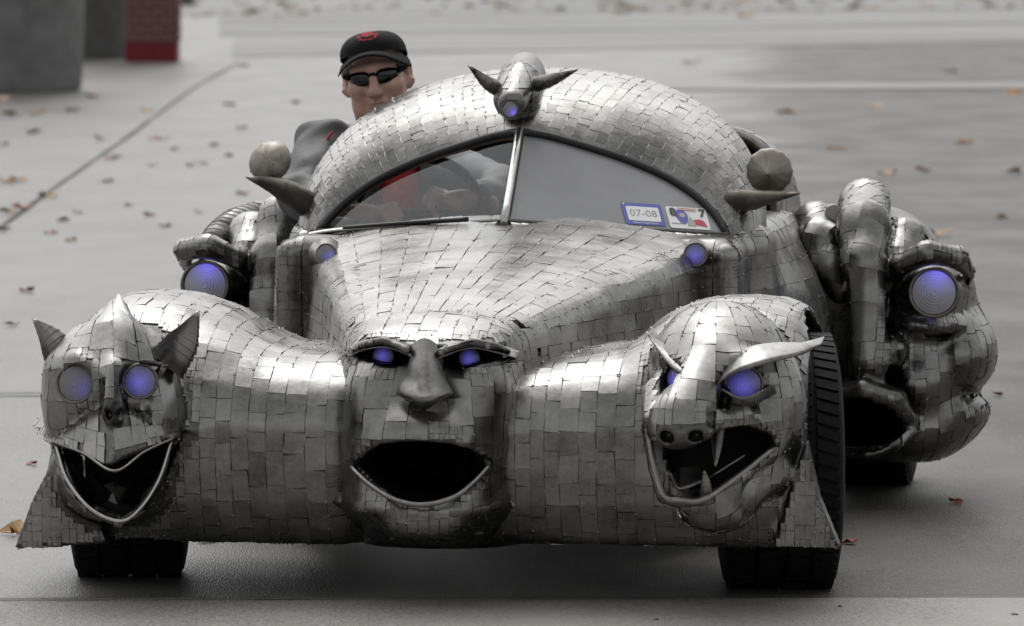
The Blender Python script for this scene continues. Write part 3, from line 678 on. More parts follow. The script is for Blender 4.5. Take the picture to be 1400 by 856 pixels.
def nose_piece():
    nr, nc = 10, 11; BLc = spline([F(564, 470, -.035), F(556, 508, -.06), F(541, 539, -.075)], nr); BRc = spline([F(597, 470, -.035), F(606, 508, -.06), F(620, 538, -.075)], nr); RDc = spline([F(580, 462, -.045), F(580, 515, -.105), F(580, 549, -.150)], nr); V = []
    for i in range(nr):
        for jx in range(nc):
            s = -1 + 2 * jx / (nc - 1); base_ = BLc[i] * (1 - s) / 2 + BRc[i] * (1 + s) / 2; mid = (BLc[i] + BRc[i]) / 2; V.append(base_ + (RDc[i] - mid) * (1 - abs(s) ** 1.7))
    V.append(F(580, 562, -.08)); q = len(V) - 1
    Fc = [(i * nc + jx, i * nc + jx + 1, (i + 1) * nc + jx + 1, (i + 1) * nc + jx) for i in range(nr - 1) for jx in range(nc - 1)]; nb_ = len(Fc)
    Fc += [((nr - 1) * nc + jx, (nr - 1) * nc + jx + 1, q) for jx in range(nc - 1)]
    mesh('nose', V, Fc, M['steel'], car, [True] * nb_ + [False] * (nc - 1), list(np.repeat(np.clip(RNG.normal(.42, .12, (nr // 2, 3)), .1, .9), 2, 0)[:, [0, 0, 0, 0, 1, 1, 1, 2, 2, 2, 2]].ravel()) + [.2])
nose_piece()
# ---- lamps: rim ring with a ribbed lens in it
def lamp(name, c, r, nrm, lens, rim=True, tilt=0, dome=.18):
    nrm = np.asarray(nrm, float); nrm /= np.linalg.norm(nrm)
    q = Vector((0, -1, 0)).rotation_difference(Vector(nrm))
    prof = [(1.0, .25), (1.16, .15), (1.16, -.10), (1.08, -.16), (1.0, -.10), (.985, .0), (.985, .25)]
    V, Fc = lathe([(a * r, b * r) for a, b in prof], 28)
    o = mesh('eye_lamp' if rim is True else rim, V, Fc, M['rusty'], car, True, .35); o.location = Vector(c); o.rotation_mode = 'QUATERNION'; o.rotation_quaternion = q
    pr = [(.99, .0)]
    for k in range(7):
        a = .97 - k * .13; z = -dome * (1 - a * a)
        pr += [(a, z), (a - .012, z - .07), (a - .10, z - .015)]
    pr += [(.02, -dome)]
    V, Fc = lathe(pr, 28); l = mesh('lens', V, Fc, lens, o); l.scale = (r, r, r)
    return o
LB = lambda n, s, gx, gz, base=(.30, .30, .36): lens_material(n, base, (.15, .125, .95), s, gx, gz)
Lbig = LB('big_lens', .62, .15, .85, (.50, .50, .57)); Lhot = LB('lit_lens', .40, -.05, -.1, (.20, .20, .28)); Ldim = LB('dim_lens', .12, .5, -.3, (.24, .24, .25)); Lsm = LB('marker_lens', .7, .6, -.6, (.3, .3, .33))
lamp('eye', eyesL[0][0] + [0, -.008, 0], eyesL[0][1] * .98, (-.12, -1, .1), Ldim)
lamp('eye', eyesL[1][0] + [0, -.004, 0], eyesL[1][1] * .98, (.12, -1, .1), Lhot)
lamp('eye', F(924, 519, -.085), .027, (-.75, -1, .12), Lhot)
lamp('eye', F(1017, 526, -.108), .038, (.1, -1, .1), Lhot)
lamp('eye', F(524, 486, .04), .021, (0, -1, .1), Lhot)
lamp('eye', F(642, 490, .04), .021, (0, -1, .1), Lhot)
ER = F(1277, 400, 2.205)
lamp('eye', ER, .0575, (.08, -1, .08), Lbig); lamp('eye', ER * [-1, 1, 1] + [.022, 0, 0], .0575, (-.08, -1, .08), Lbig)
lamp('marker', F(446, 347, 1.075), .0225, (-.15, -1, .1), Lsm, 'marker_lamp'); lamp('marker', F(951, 348, 1.19), .0255, (.15, -1, .1), Lhot, 'marker_lamp')
for px, lx in ((446, 1.11), (951, 1.22)):
    V, Fc, sm = sweep([F(px, 348, lx - .03), F(px, 350, lx + .1)], [.026, .045], n=8, k=20); mesh('lamp_pod', V, Fc, M['steel'], car, sm, .5)

# ---- ears, crest, brows, lips, teeth
def horn(name, P, rad, flat=1, side=None, seg=9, m='steel', tint=.5, k=14, saw=.06, label=None):
    V, Fc, sm = sweep(P, rad, n=30, k=k, flat=flat, side=side, seg=seg, saw=saw)
    tt = np.repeat(np.repeat(np.clip(RNG.normal(tint, .06, seg), .1, .95), 2), k) if seg else tint
    return mesh(name, V, Fc, M[m], car, sm, tt)
horn('ear', [F(92, 505, -.02), F(72, 468, -.0), F(45, 436, .03)], [.044, .034, .002], .5, (0, 1, .2), tint=.8)
horn('ear', [F(226, 500, -.015), F(250, 468, .0), F(272, 424, .03)], [.048, .038, .002], .5, (0, 1, .2), tint=.8)
horn('crest', [F(156, 482, -.06), F(159, 444, .0), F(162, 402, .07)], [.056, .042, .003], .6, (0, 1, .4), 0, tint=.75)
def bead(name, P, r, m='bead', n=40, **k): 
    V, Fc, sm = sweep(P, r, n=n, k=8, **k); return mesh(name, V, Fc, M[m], car, sm, .6)
bead('lip_bead', [F(77, 608, -.06), F(92, 655, -.10), F(124, 695, -.14), F(164, 712, -.16), F(191, 695, -.14), F(217, 655, -.10), F(234, 602, -.06)], .005, 'trim')
bead('lip_bead', [F(76, 605, -.07), F(115, 620, -.165), F(157, 644, -.262), F(197, 618, -.165), F(236, 600, -.07)], .003, 'rusty')
bead('lip_bead', [F(884, 578, -.17), F(893, 630, -.20), F(907, 677, -.225), F(935, 684, -.232), F(962, 683, -.225), F(1008, 652, -.14), F(1058, 612, -.05)], .0075)
bead('lip_bead', [F(480, 639, -.04), F(505, 662, -.09), F(540, 683, -.12), F(578, 690, -.13), F(618, 681, -.12), F(645, 662, -.09), F(668, 638, -.04)], .0062)
for P, r in (([F(911, 684, -.215), F(911, 665, -.21), F(912, 644, -.20)], [.011, .009, .002]), ([F(965, 684, -.21), F(965, 662, -.21), F(963, 643, -.20)], [.014, .011, .002]), ([F(981, 588, -.19), F(980, 612, -.20), F(978, 638, -.21)], [.014, .010, .002])):
    horn('fang', P, r, 1, None, 7, 'rusty', .55, 8, .1)
t = MB(); tp = np.array([F(917, 648, -.17), F(930, 640, -.10), F(968, 634, -.05), F(975, 650, -.10), F(962, 658, -.17), F(930, 668, -.19)])
V = np.vstack([tp, tp + [0, .02, -.012]]); t.add(V, [(0, 1, 2, 3, 4, 5), (11, 10, 9, 8, 7, 6)] + [(i, i + 6, (i + 1) % 6 + 6, (i + 1) % 6) for i in range(6)], False, .5)
t.build('tongue', M['steel'], car)
bead('tongue_edge', [F(917, 648, -.175), F(929, 668, -.195), F(962, 657, -.175), F(978, 648, -.11), F(1019, 622, -.06)], .004, 'bead')
t = MB(); a = [F(140, 664, -.07), F(155, 660, -.09), F(172, 668, -.07), F(160, 690, -.09), F(148, 684, -.09)]; b = [x + [0, .05, 0] for x in a]; top = F(154, 672, -.115)
t.add(a + b + [top], [(0, 10, 1), (1, 10, 2), (2, 10, 3), (3, 10, 4), (4, 10, 0)] + [(i, (i + 1) % 5, (i + 1) % 5 + 5, i + 5) for i in range(5)], False, .75); t.build('tongue', M['steel'], car)
bead('strut', [F(114, 618, .0), F(115, 668, .02)], .006, 'chrome', 6); bead('strut', [F(106, 620, .02), F(108, 664, .03)], .004, 'chrome', 6)

# ---- rear heads: the little coil beside the rolls
def both(fn, name, P, *a, **k):
    for s in (1, -1): fn(name, [np.asarray(p) * [s, 1, 1] + [.022 * (s < 0), 0, 0] for p in P], *a, **k)
horn('hair_roll', [F(284, 345, 2.34), F(300, 326, 2.42), F(322, 310, 2.55), F(356, 292, 2.88)], [.034, .044, .048, .035], 1, None, 13, tint=.45)
horn('hair_roll', [F(338, 352, 2.36), F(348, 334, 2.42), F(366, 312, 2.55), F(392, 288, 2.88)], [.030, .044, .048, .034], 1, None, 11, tint=.45)
both(horn, 'hair_coil', [F(1138, 292, 2.50), F(1140, 291, 2.36)], [.024, .022], 1, None, 4)

# ---- roof ornament: horned skull with a single lamp
def f_orn(p):
    d = chain(p, [F(718, 96, 1.72), F(712, 112, 1.56), F(700, 140, 1.40)], [.045, .046, .034], .01)
    d = smin(d, chain(p, [F(714, 112, 1.70), F(706, 135, 1.52)], [.06, .055]), .02)
    return smax(d, -ell(p, F(697, 149, 1.35), (.024, .03, .024)), .004)
c0 = F(708, 120, 1.55); V, Q = surface_net(f_orn, c0 - [.13, .28, .14], c0 + [.13, .28, .14], .007)
orn = fast_mesh('roof_ornament', V, Q, M['steel'], car, None, .2)
cells = brick(R(-100), R(100), R(26), R(-40), R(80), R(16)); k0 = len(PLATES); clad(cells, ev_sdf(f_orn, o_ball(F(709, 118, 1.58), .4)), orn, maxlen=.05, lift=.002, tint=.42)
mb = MB(); [mb.add(v, PF, PS, t_) for v, t_, _, _ in PLATES[k0:]]
if mb.n: mb.build('ornament_plates', M['steel'], orn)['kind'] = 'stuff'
horn('horn', [F(686, 124, 1.52), F(666, 113, 1.50), F(640, 89, 1.50)], [.021, .017, .002], 1, None, 7)
horn('horn', [F(722, 118, 1.52), F(752, 110, 1.50), F(790, 95, 1.50)], [.021, .017, .002], 1, None, 7)
lamp('eye', F(697, 149, 1.372), .0185, (-.1, -1, -.05), Lsm, 'eye_lamp')

# ---- mirrors: horn bracket with a scalloped cone shell on top
horn('mirror_horn', [F(428, 284, 1.60), F(385, 258, 1.56), F(336, 242, 1.52)], [.036, .027, .002], 1, None, 6, 'rusty', .5)
horn('mirror_horn', [F(985, 278, 1.60), F(1030, 273, 1.55), F(1094, 264, 1.50)], [.030, .025, .002], 1, None, 6, 'rusty', .5)
def mirror_shell(c, nrm, r, prof, tint, scallop, label):
    prof = [(max(a, 0), b) for a, b, _ in spline([(a, b, 0) for a, b in prof], 26)]
    V, Fc = lathe([(a * r, b * r) for a, b in prof], 48); ang = np.arctan2(V[:, 2], V[:, 0])
    V[:, 0] *= 1 + scallop * np.cos(ang * 13); V[:, 2] *= 1 + scallop * np.cos(ang * 13)
    o = mesh('mirror_shell', V, Fc, M['rusty'], car, True, np.clip(tint + .12 * np.sin(ang * 6.5), .05, 1)); o.location = c; o.rotation_mode = 'QUATERNION'; q = Vector((0, -1, 0)).rotation_difference(Vector(nrm)); o.rotation_quaternion = q; o['label'] = label
    dm = MB(); rg = np.random.default_rng(5)       # weld beads studding the shell
    for _ in range(46):
        k = rg.integers(0, len(V) - 49); b = V[k] * 1.0; n_ = V[k] / (np.linalg.norm(V[k]) + 1e-6); t1 = np.cross(n_, [.3, .5, .8]); t1 /= np.linalg.norm(t1); t2 = np.cross(n_, t1); e = rg.uniform(.0018, .0032)
        dm.add([b + e * t1, b + e * t2, b - e * t1, b - e * t2, b + n_ * e * 1.1], [(0, 1, 4), (1, 2, 4), (2, 3, 4), (3, 0, 4)], True, .4)
    dm.build('weld_dots', M['bead'], o)['kind'] = 'stuff'
mirror_shell(F(368, 219, 1.60), (-.15, -1, .45), .0545, [(.0, -.42), (.3, -.39), (.6, -.28), (.85, -.10), (1.0, .10), (1.0, .16), (.88, .42), (.6, .62), (0.01, .72)], .55, 0, 'domed mirror shell')
mirror_shell(F(1052, 234, 1.58), (.0, -1, -.12), .0565, [(.0, -.75), (.2, -.62), (.5, -.42), (.85, -.20), (1.0, -.05), (1.0, .05), (.85, .25), (.5, .45), (0.01, .5)], .8, .02, 'cone shaped mirror shell')
# ---- windscreen: panes, seals, centre bar, surround, wiper
def pane_obj(s, m):
    pts = [Bc + (Tc - Bc) * t for t in (0, .5)] + list(edge[::2]) ; pts = np.array(pts) * [s, 1, 1]
    n = PN * [s, 1, 1]; a = pts - n * .003; b = pts + n * .003; k = len(pts)
    V = np.vstack([a, b]); Fc = [tuple(range(k)), tuple(range(k, 2 * k))[::-1]] + [(i, (i + 1) % k, (i + 1) % k + k, i + k) for i in range(k)]
    o = mesh('windscreen_pane', V, Fc, m, car, False); loop = np.vstack([np.array([Bc + (Tc - Bc) * t for t in np.linspace(0, .95, 8)]), edge, np.array([Br + (Bc - Br) * t for t in np.linspace(.05, .97, 14)])]) * [s, 1, 1]
    V, Fc, sm = sweep(loop + n * .006, .0105, k=8, closed=True); mesh('seal', V, Fc, M['seal'], o, True)
    return o
pane_obj(1, M['grey_pane'])['label'] = 'opaque grey pane with two stickers'; pane_obj(-1, M['glass'])['label'] = 'clear pane in front of the driver'
V, Fc, sm = sweep([Bc + PN * .012 * [0, 1, 1] + (Tc - Bc) * -.03, Tc + PN * .012 * [0, 1, 1]], .010, n=6, k=8); mesh('centre_bar', V, Fc, M['trim'], car, sm, .6)
for s in (1, -1):
    Bl = [(Bc + (Br - Bc) * t + PN * .012 + [0, -.012, -.012]) * [s, 1, 1] for t in np.linspace(.02, 1, 6)]
    V, Fc, sm = sweep(Bl, .011, n=40, k=8, seg=20, saw=.10); mesh('windscreen_trim', V, Fc, M['trim'], car, sm, .6)
wp = [F(417, 322, 1.36), F(470, 314, 1.33), F(560, 307, 1.27), F(640, 302, 1.22)]
V, Fc, sm = sweep(wp[:3], [.012, .010, .006], n=14, k=8, flat=.6); wi = mesh('wiper', V, Fc, M['trim'], car, sm, .5)
V, Fc, sm = sweep([w_ + [0, -.004, .004] for w_ in wp[1:]], .006, n=14, k=6); mesh('wiper_blade', V, Fc, M['seal'], wi, sm)
V, Fc = lathe([(.0, -.02), (.010, -.018), (.013, -.005), (.013, .02)], 14); pv = mesh('wiper_pivot', V, Fc, M['chrome'], car); pv.location = F(416, 322, 1.34)

# ---- stickers on the grey pane
ex_ = (Br - Bc) / np.linalg.norm(Br - Bc); ez_ = np.cross(ex_, PN); ez_ = ez_ if ez_[2] > 0 else -ez_
def on_pane(px, py, off=.004): return on_plane(px, py, Bc + PN * off, PN)
def text_mesh(body, size, align='CENTER', bold=0.0):
    cu = bpy.data.curves.new('lettering', 'FONT'); cu.body = body; cu.size = size; cu.align_x = align; cu.align_y = 'CENTER'; cu.offset = bold; cu.resolution_u = 3
    to = bpy.data.objects.new('lettering', cu); C.objects.link(to); bpy.context.view_layer.update()
    me = bpy.data.meshes.new_from_object(to.evaluated_get(bpy.context.evaluated_depsgraph_get())); bpy.data.objects.remove(to); return me
def sticker(c_px, w_, h_, name, label, colour):
    c = on_pane(*c_px, .0042); rt = Matrix((Vector(ex_), Vector(ez_), Vector(PN))).transposed().to_4x4()
    root_m = Matrix.Translation(Vector(c)) @ rt
    def flat(nm, pts, m, z, parent):
        pts = np.array(pts); k = len(pts); V = np.vstack([np.c_[pts, np.full(k, z)], np.c_[pts, np.full(k, z - .0006)]])
        o = mesh(nm, V, [tuple(range(k)), tuple(range(k, 2 * k))[::-1]] + [(i, i + k, (i + 1) % k + k, (i + 1) % k) for i in range(k)], m, parent, False); return o
    def rr(w2, h2, r, n=4):
        out = []
        for cx, cy, a0 in ((w2 - r, h2 - r, 0), (-w2 + r, h2 - r, 90), (-w2 + r, -h2 + r, 180), (w2 - r, -h2 + r, 270)):
            out += [(cx + r * math.cos(R(a0 + 90 * t / n)), cy + r * math.sin(R(a0 + 90 * t / n))) for t in range(n + 1)]
        return out
    base = flat('sticker', rr(w_ / 2, h_ / 2, .006), colour, .0006, car); base.matrix_local = root_m; base['label'] = label
    def sub(nm, pts, m, z): return flat(nm, pts, m, z, base)
    def txt(s, size, x, y, m, z, bold=0, sx=1):
        o = bpy.data.objects.new('lettering', text_mesh(s, size, 'CENTER', bold)); o.data.materials.clear(); o.data.materials.append(m); link(o, base); o.location = (x, y, z); o.scale = (sx, 1, 1); return o
    return sub, txt, rr
MBl = simple('sticker_blue', (.10, .115, .42), .4); MWh = simple('sticker_white', (.80, .80, .80), .4); MGr = simple('print_grey', (.25, .26, .27), .5); MDk = simple('print_dark', (.05, .05, .055), .5); MRd = simple('print_red', (.55, .07, .09), .5); MLg = simple('print_pale_grey', (.40, .41, .38), .5)
sub, txt, rr = sticker((879.5, 293), .106, .0715, 'registration_sticker', 'blue bordered sticker reading 07-08', MBl)
sub('sticker_panel', rr(.043, .0235, .004), MWh, .0014)
txt('07-08', .031, 0, .001, MGr, .0017, .0, 1.02)
txt('Vehicle Registration', .0085, 0, -.0295, MWh, .0014); txt('P', .007, -.046, .030, MWh, .0014, .0006)
sub, txt, rr = sticker((940.5, 298.5), .107, .071, 'inspection_sticker', 'white sticker with 8 and 7, blue badge and red flag', MWh)
sub('badge', [(-.031 + .018 * math.cos(R(a)), .005 + .023 * math.sin(R(a))) for a in range(30, 390, 60)] and [(-.033, .003), (-.026, .026), (-.010, .027), (.001, .012), (-.001, -.010), (-.008, -.019), (-.022, -.018)], MBl, .0010)
sub('badge_disc', [(-.014 + .008 * math.cos(R(a)), .008 + .008 * math.sin(R(a))) for a in range(0, 360, 30)], MLg, .0015)
sub('dome_print', [(-.006, -.026), (-.004, -.012), (.001, -.003), (.004, .004), (.005, .014), (.006, .004), (.010, -.003), (.014, -.012), (.017, -.026)], MLg, .0017)
sub('flag_print', [(.013, -.006), (.030, -.003), (.040, -.008), (.046, -.026), (.030, -.024), (.018, -.022)], MRd, .0019)
sub('barcode', [(-.047, -.019), (-.010, -.019), (-.010, -.022), (-.047, -.022)], MGr, .0010)
txt('8', .035, -.037, .016, MDk, .0021, .0013); txt('7', .035, .041, .017, MDk, .0021, .0013)
for k in range(2): sub('print_line', [(-.022 + .01 * k, .031 - k * .006), (.027, .031 - k * .006), (.027, .0295 - k * .006), (-.022 + .01 * k, .0295 - k * .006)], MRd, .0023)

# ---- wheels
def wheel(cx, cy, r, w2):
    prof = [(r * .60, -w2), (r * .80, -w2 * 1.06), (r * .93, -w2 * 1.0), (r * .975, -w2 * .90), (r * .975, w2 * .90), (r * .93, w2), (r * .80, w2 * 1.06), (r * .60, w2)]
    V, Fc = lathe(prof, 48, 'x'); mb = MB(); mb.add(V, Fc, True)
    for k in range(60):     # tread blocks, four ribs, slanted grooves
        for ri, x0 in enumerate((-.74, -.26, .26, .74)):
            t0 = 2 * math.pi * (k + .5 * (ri % 2)) / 60; t1 = t0 + 2 * math.pi / 60 * .72; sk = (.05 if ri in (0, 3) else .025) * (1 if ri > 1 else -1)
            xs = ((x0 - .20) * w2, (x0 + .20) * w2); q = []
            for rr_ in (r * .965, r):
                for x, tt in ((xs[0], t0), (xs[1], t0 + sk), (xs[1], t1 + sk), (xs[0], t1)): q.append((x, rr_ * math.cos(tt), rr_ * math.sin(tt)))
            mb.add(q, [(4, 5, 6, 7), (0, 1, 5, 4), (1, 2, 6, 5), (2, 3, 7, 6), (3, 0, 4, 7)], False)
    hub = bpy.data.objects.new('wheel', None); link(hub, car); hub.rotation_euler = (0, 0, R(10) if cy < 1 else 0); hub.location = (cx, cy, r - .005); hub.empty_display_size = .1
    mb.build('tyre', M['rubber'], hub, None, False)
    V, Fc = lathe([(r * .61, -w2 * .9), (r * .56, -w2 * .8), (r * .50, -w2 * .2), (r * .2, -w2 * .3), (.01, -w2 * .35), (.01, w2 * .35), (r * .2, w2 * .3), (r * .50, w2 * .2), (r * .56, w2 * .8), (r * .61, w2 * .9)], 32, 'x'); mesh('rim', V, Fc, M['rusty'], hub, True, .3)
for s in (-1, 1):
    wheel(s * .755 - .008, .46, .292, .125); wheel(s * .765, 2.84, .292, .10)
# ---- door pillar behind the open side, seat, steering wheel, floor
def rear_pt(u, v):
    a = np.abs(u); th = np.clip(a, 0, 1) * math.pi / 2; q = v * v
    P = np.stack([.562 * np.sin(th) ** .42 * (1 + .06 * v - .10 * q), 2.40 + .75 * v - .10 * a, .68 + .31 * np.cos(th) ** .42 * (1 - .75 * q) - .03 * q], 1); P[:, 0] *= np.where(u < 0, -1.0, 1.0); return P
def ev_rear(u, v):
    e = 1e-3; P = rear_pt(u, v); A = rear_pt(np.clip(u + e, -1, 1), v) - rear_pt(np.clip(u - e, -1, 1), v); B = rear_pt(u, v + e) - rear_pt(u, v - e)
    N = np.cross(A, B); N /= np.linalg.norm(N, axis=1)[:, None] + 1e-12; N[N[:, 2] < -.2] *= -1
    return P, N, np.ones(len(P), bool)
nv2 = 12; uu, vv = np.meshgrid(np.linspace(-1, 1, nu), np.linspace(0, 1, nv2), indexing='ij'); P, N, _ = ev_rear(uu.ravel(), vv.ravel()); m = nu * nv2
Vr = np.vstack([P, P - N * .03]); Fr = []
for i in range(nu - 1):
    for jx in range(nv2 - 1):
        a = i * nv2 + jx; q = (a, a + nv2, a + nv2 + 1, a + 1); Fr += [q, tuple(x + m for x in q[::-1])]
    a = i * nv2; Fr.append((a, a + m, a + nv2 + m, a + nv2))
rr_ = mesh('rear_roof', Vr, Fr, [M['steel'], M['black']], car, True, .5); rr_.data.polygons.foreach_set('material_index', [1 if min(f) >= m else 0 for f in Fr]); k0 = len(PLATES)  # inner faces coloured black as the shade of the cabin
clad(brick(-.98, .98, .06, .02, .98, .16), ev_rear, rr_, maxlen=.09, tint=.45); mb = MB(); [mb.add(v, PF, PS, t_) for v, t_, _, _ in PLATES[k0:]]; mb.build('roof_plates', M['steel'], rr_)['kind'] = 'stuff'
V, Fc, sm = sweep([F(570, 297, 1.80) + .165 * np.array([math.cos(a), .45 * math.sin(a), .89 * math.sin(a)]) for a in np.linspace(0, 2 * math.pi, 40, endpoint=False)], .013, k=10, closed=True); sw = mesh('steering_wheel', V, Fc, M['black'], car)
cs = F(570, 297, 1.80); mb = MB()
for a in (R(10), R(170), R(270)):
    V, Fc, sm = sweep([cs, cs + .16 * np.array([math.cos(a), .45 * math.sin(a), .89 * math.sin(a)])], [.02, .009], n=4, k=6); mb.add(V, Fc, sm)
mb.build('spoke', M['black'], sw, None, False)
MSeat = simple('seat_vinyl', (.02, .02, .02), .5)
for x in (-.30, .24):
    sb = MB(); sb.box((x, 2.28, .36), (.19, .22, .06)); sb.build('seat', MSeat, car); sb = MB(); sb.box((x, 2.52, .58), (.19, .05, .24)); sb.build('seat_back', MSeat, car)
# ================================================================= THE DRIVER
HC_ = F(514, 100, 2.16)                      # between the ears, eye height
roll = R(-9); yawh = R(4.5)
RH = np.array(Matrix.Rotation(roll, 3, 'Y') @ Matrix.Rotation(yawh, 3, 'Z') @ Matrix.Rotation(R(4), 3, 'X'))
def hp(*q): return HC_ + RH @ np.array(q, float)       # head frame: x to picture right, y back, z up
HS = 1.0
def head_sdf(p):
    q = (p - HC_) @ RH; e = lambda c, r: ell(q, np.array(c, float), r)
    d = e((0, .015, .015), (.076, .095, .080))
    d = smin(d, e((0, -.018, -.045), (.068, .075, .080)), .03)
    d = smin(d, e((0, -.050, -.108), (.030, .034, .024)), .03)
    for s in (-1, 1):
        d = smin(d, e((s * .045, -.056, -.028), (.026, .030, .022)), .025)
        d = smin(d, e((s * .052, -.01, -.085), (.018, .045, .028)), .03)
        d = smin(d, cap(q, (s * .012, -.086, .022), (s * .052, -.070, .022), .010, .010), .02)
        er = np.array([[math.cos(s * .6), -math.sin(s * .6), 0], [math.sin(s * .6), math.cos(s * .6), 0], [0, 0, 1.0]])
        ear = ell(q, np.array((s * .086, .016, -.010)), (.0085, .024, .036), er); ear = smin(ear, e((s * .080, .008, -.040), (.008, .012, .013)), .01)
        ear = smax(ear, -ell(q, np.array((s * .094, .006, -.006)), (.007, .014, .023), er), .005)
        d = smin(d, ear, .012)
        d = smin(d, e((s * .013, -.098, -.044), (.010, .012, .009)), .010)
        d = smax(d, -e((s * .030, -.088, -.062), (.006, .014, .022)) - .004, .02)
    d = smin(d, chain(q, [np.array((0, -.084, .012)), np.array((0, -.103, -.020)), np.array((0, -.112, -.040))], [.010, .012, .014]), .014)
    d = smin(d, e((0, -.083, -.069), (.026, .014, .0055)), .007); d = smin(d, e((0, -.081, -.080), (.022, .014, .0065)), .007)
    d = smax(d, -e((0, -.098, -.0735), (.027, .014, .0022)), .003)
    for s in (-1, 1):
        d = smax(d, -e((s * .007, -.108, -.054), (.0035, .006, .004)), .002)
    d = smin(d, cap(p, hp(0, .02, -.09), F(505, 235, 2.20), .056, .062), .03)
    return d
SHL, SHR = F(446, 208, 2.18), F(600, 232, 2.22)
ELL, ELR = F(412, 268, 1.97), F(690, 262, 2.02)
WRL, WRR = F(478, 296, 1.72), F(652, 278, 1.84)
PEL = np.array([-.34, 2.30, .42]); CH = (SHL + SHR) / 2 + [0, .02, -.10]
def hand_sdf(p, wr, to, up, side):
    to = to / np.linalg.norm(to); up = up - to * (up @ to); up /= np.linalg.norm(up); sd = np.cross(to, up) * side
    P_ = lambda a, b, c: wr + a * to + b * up + c * sd
    d = chain(p, [wr - to * .03, wr, P_(.03, 0, 0)], [.027, .025, .028], .02)
    d = smin(d, ell(p, P_(.052, .0, 0), (.046, .042, .03)), .02)
    for i, (c, l) in enumerate(((-.030, .88), (-.010, 1.0), (.010, .95), (.029, .78))):
        k = [P_(.080, .012, c), P_(.080 + .036 * l, .020, c * 1.05), P_(.080 + .052 * l, -.008, c * 1.05), P_(.072 + .040 * l, -.030, c)]
        d = smin(d, chain(p, k, [.0098, .0092, .0085, .0075], .003), .006)
    d = smin(d, chain(p, [P_(.020, .0, -.026), P_(.055, -.015, -.048), P_(.085, -.026, -.040)], [.014, .011, .009], .004), .010)
    return d
KNL, KNR = np.array([-.46, 1.86, .52]), np.array([-.20, 1.86, .52])
def f_man(p):
    d = head_sdf(p)
    d = smin(d, chain(p, [PEL, CH], [.13, .12]), .05)
    d = smin(d, chain(p, [SHL, CH, SHR], [.06, .10, .06]), .05)
    for a, b, c in ((SHL, ELL, WRL), (SHR, ELR, WRR)): d = smin(d, chain(p, [a, b, c], [.052, .040, .027], .01), .03)
    d = smin(d, hand_sdf(p, WRL, F(520, 296, 1.70) - WRL, np.array([0, -.3, 1.0]), 1), .012)
    d = smin(d, hand_sdf(p, WRR, F(618, 276, 1.82) - WRR, np.array([0, -.3, 1.0]), -1), .012)
    for s, kn in ((-.09, KNL), (.09, KNR)):
        d = smin(d, chain(p, [PEL + [s, 0, 0], kn, kn + [0, -.18, -.17]], [.085, .06, .045], .02), .04)
    return d
MSk, n_, b_ = mat('skin'); b_.inputs['Roughness'].default_value = .48; b_.inputs['Subsurface Weight'].default_value = .12; b_.inputs['Subsurface Radius'].default_value = (.012, .005, .003)
tc = nd(n_, 'ShaderNodeTexCoord'); nz = nd(n_, 'ShaderNodeTexNoise', i_Scale=26.0, i_Detail=5.0); n_.links.new(tc.outputs['Object'], nz.inputs['Vector'])
cr = nd(n_, 'ShaderNodeValToRGB'); cr.color_ramp.elements[0].position = .3; cr.color_ramp.elements[0].color = (.52, .31, .245, 1); cr.color_ramp.elements[1].position = .72; cr.color_ramp.elements[1].color = (.70, .45, .365, 1)
n_.links.new(nz.outputs[0], cr.inputs[0]); n_.links.new(cr.outputs[0], b_.inputs['Base Color'])
bp = nd(n_, 'ShaderNodeBump', i_Strength=.25, i_Distance=.004); n_.links.new(nz.outputs[0], bp.inputs['Height']); n_.links.new(bp.outputs[0], b_.inputs['Normal'])
MJk = simple('grey_leather', (.10, .102, .106), .52, 0, .2, 14, .35, spec=.35)
MPan = simple('pale_leather', (.17, .18, .19), .42, 0, .2, 20, .3)
MRed = simple('red_cloth', (.40, .015, .02), .75, 0, .3, 40, .3)
MCap = simple('black_cloth', (.010, .010, .011), .8, 0, .3, 60, .3, spec=.2)
MEmb = simple('red_thread', (.50, .02, .03), .7)
MHair = simple('grey_hair', (.16, .15, .14), .6, 0, .5, 120, .5)
MGl = simple('dark_lens', (.004, .004, .005), .06, spec=.6)
lo = HC_ - [.12, .16, .20]; hi = HC_ + [.12, .16, .17]
V, Q = surface_net(f_man, (-.86, 1.55, .22), (.10, 2.52, 1.30), .0065)
base = np.array([PEL[0], PEL[1], .36])
man = fast_mesh('person', V, Q, MSk, None, base)
man.location = wor(base); man.rotation_euler = (0, 0, -YAW)
tag(man, 'driver in black cap and dark sunglasses leaning out beside the car roof', 'person')
def mchild(o): o.location = np.array(o.location); o.parent = man; return o
def f_jacket(p):
    d = chain(p, [PEL + [0, 0, .05], CH], [.165, .165])
    d = smin(d, chain(p, [SHL, CH + [0, .0, .02], SHR], [.082, .13, .082]), .06)
    wr = .006 * np.sin(p[:, 2] * 52 + p[:, 0] * 25 + 1.5 * np.sin(p[:, 1] * 23)) * np.sin(p[:, 1] * 31 - p[:, 0] * 19) + .0016 * np.sin(p[:, 0] * 71 - p[:, 2] * 53 + 2 * np.sin(p[:, 1] * 40))
    for a, b, c in ((SHL, ELL, WRL), (SHR, ELR, WRR)): d = smin(d, chain(p, [a, b, c + (b - c) * .12], [.080, .062, .046], .02), .04)
    d = smin(d, chain(p, [F(470, 205, 2.21), F(505, 190, 2.27), F(545, 205, 2.22)], [.035, .045, .035]), .03)
    d = d + wr
    # open front showing the shirt
    return smax(d, -boxd(p, (F(540, 250, 2.05)[0], 2.02, .72), (.055, .12, .16), .01), .01)
V, Q = surface_net(f_jacket, (-.86, 1.62, .24), (.12, 2.54, 1.12), .009); j = fast_mesh('jacket', V, Q, MJk, None, base); mchild(j); j.location = (0, 0, 0)
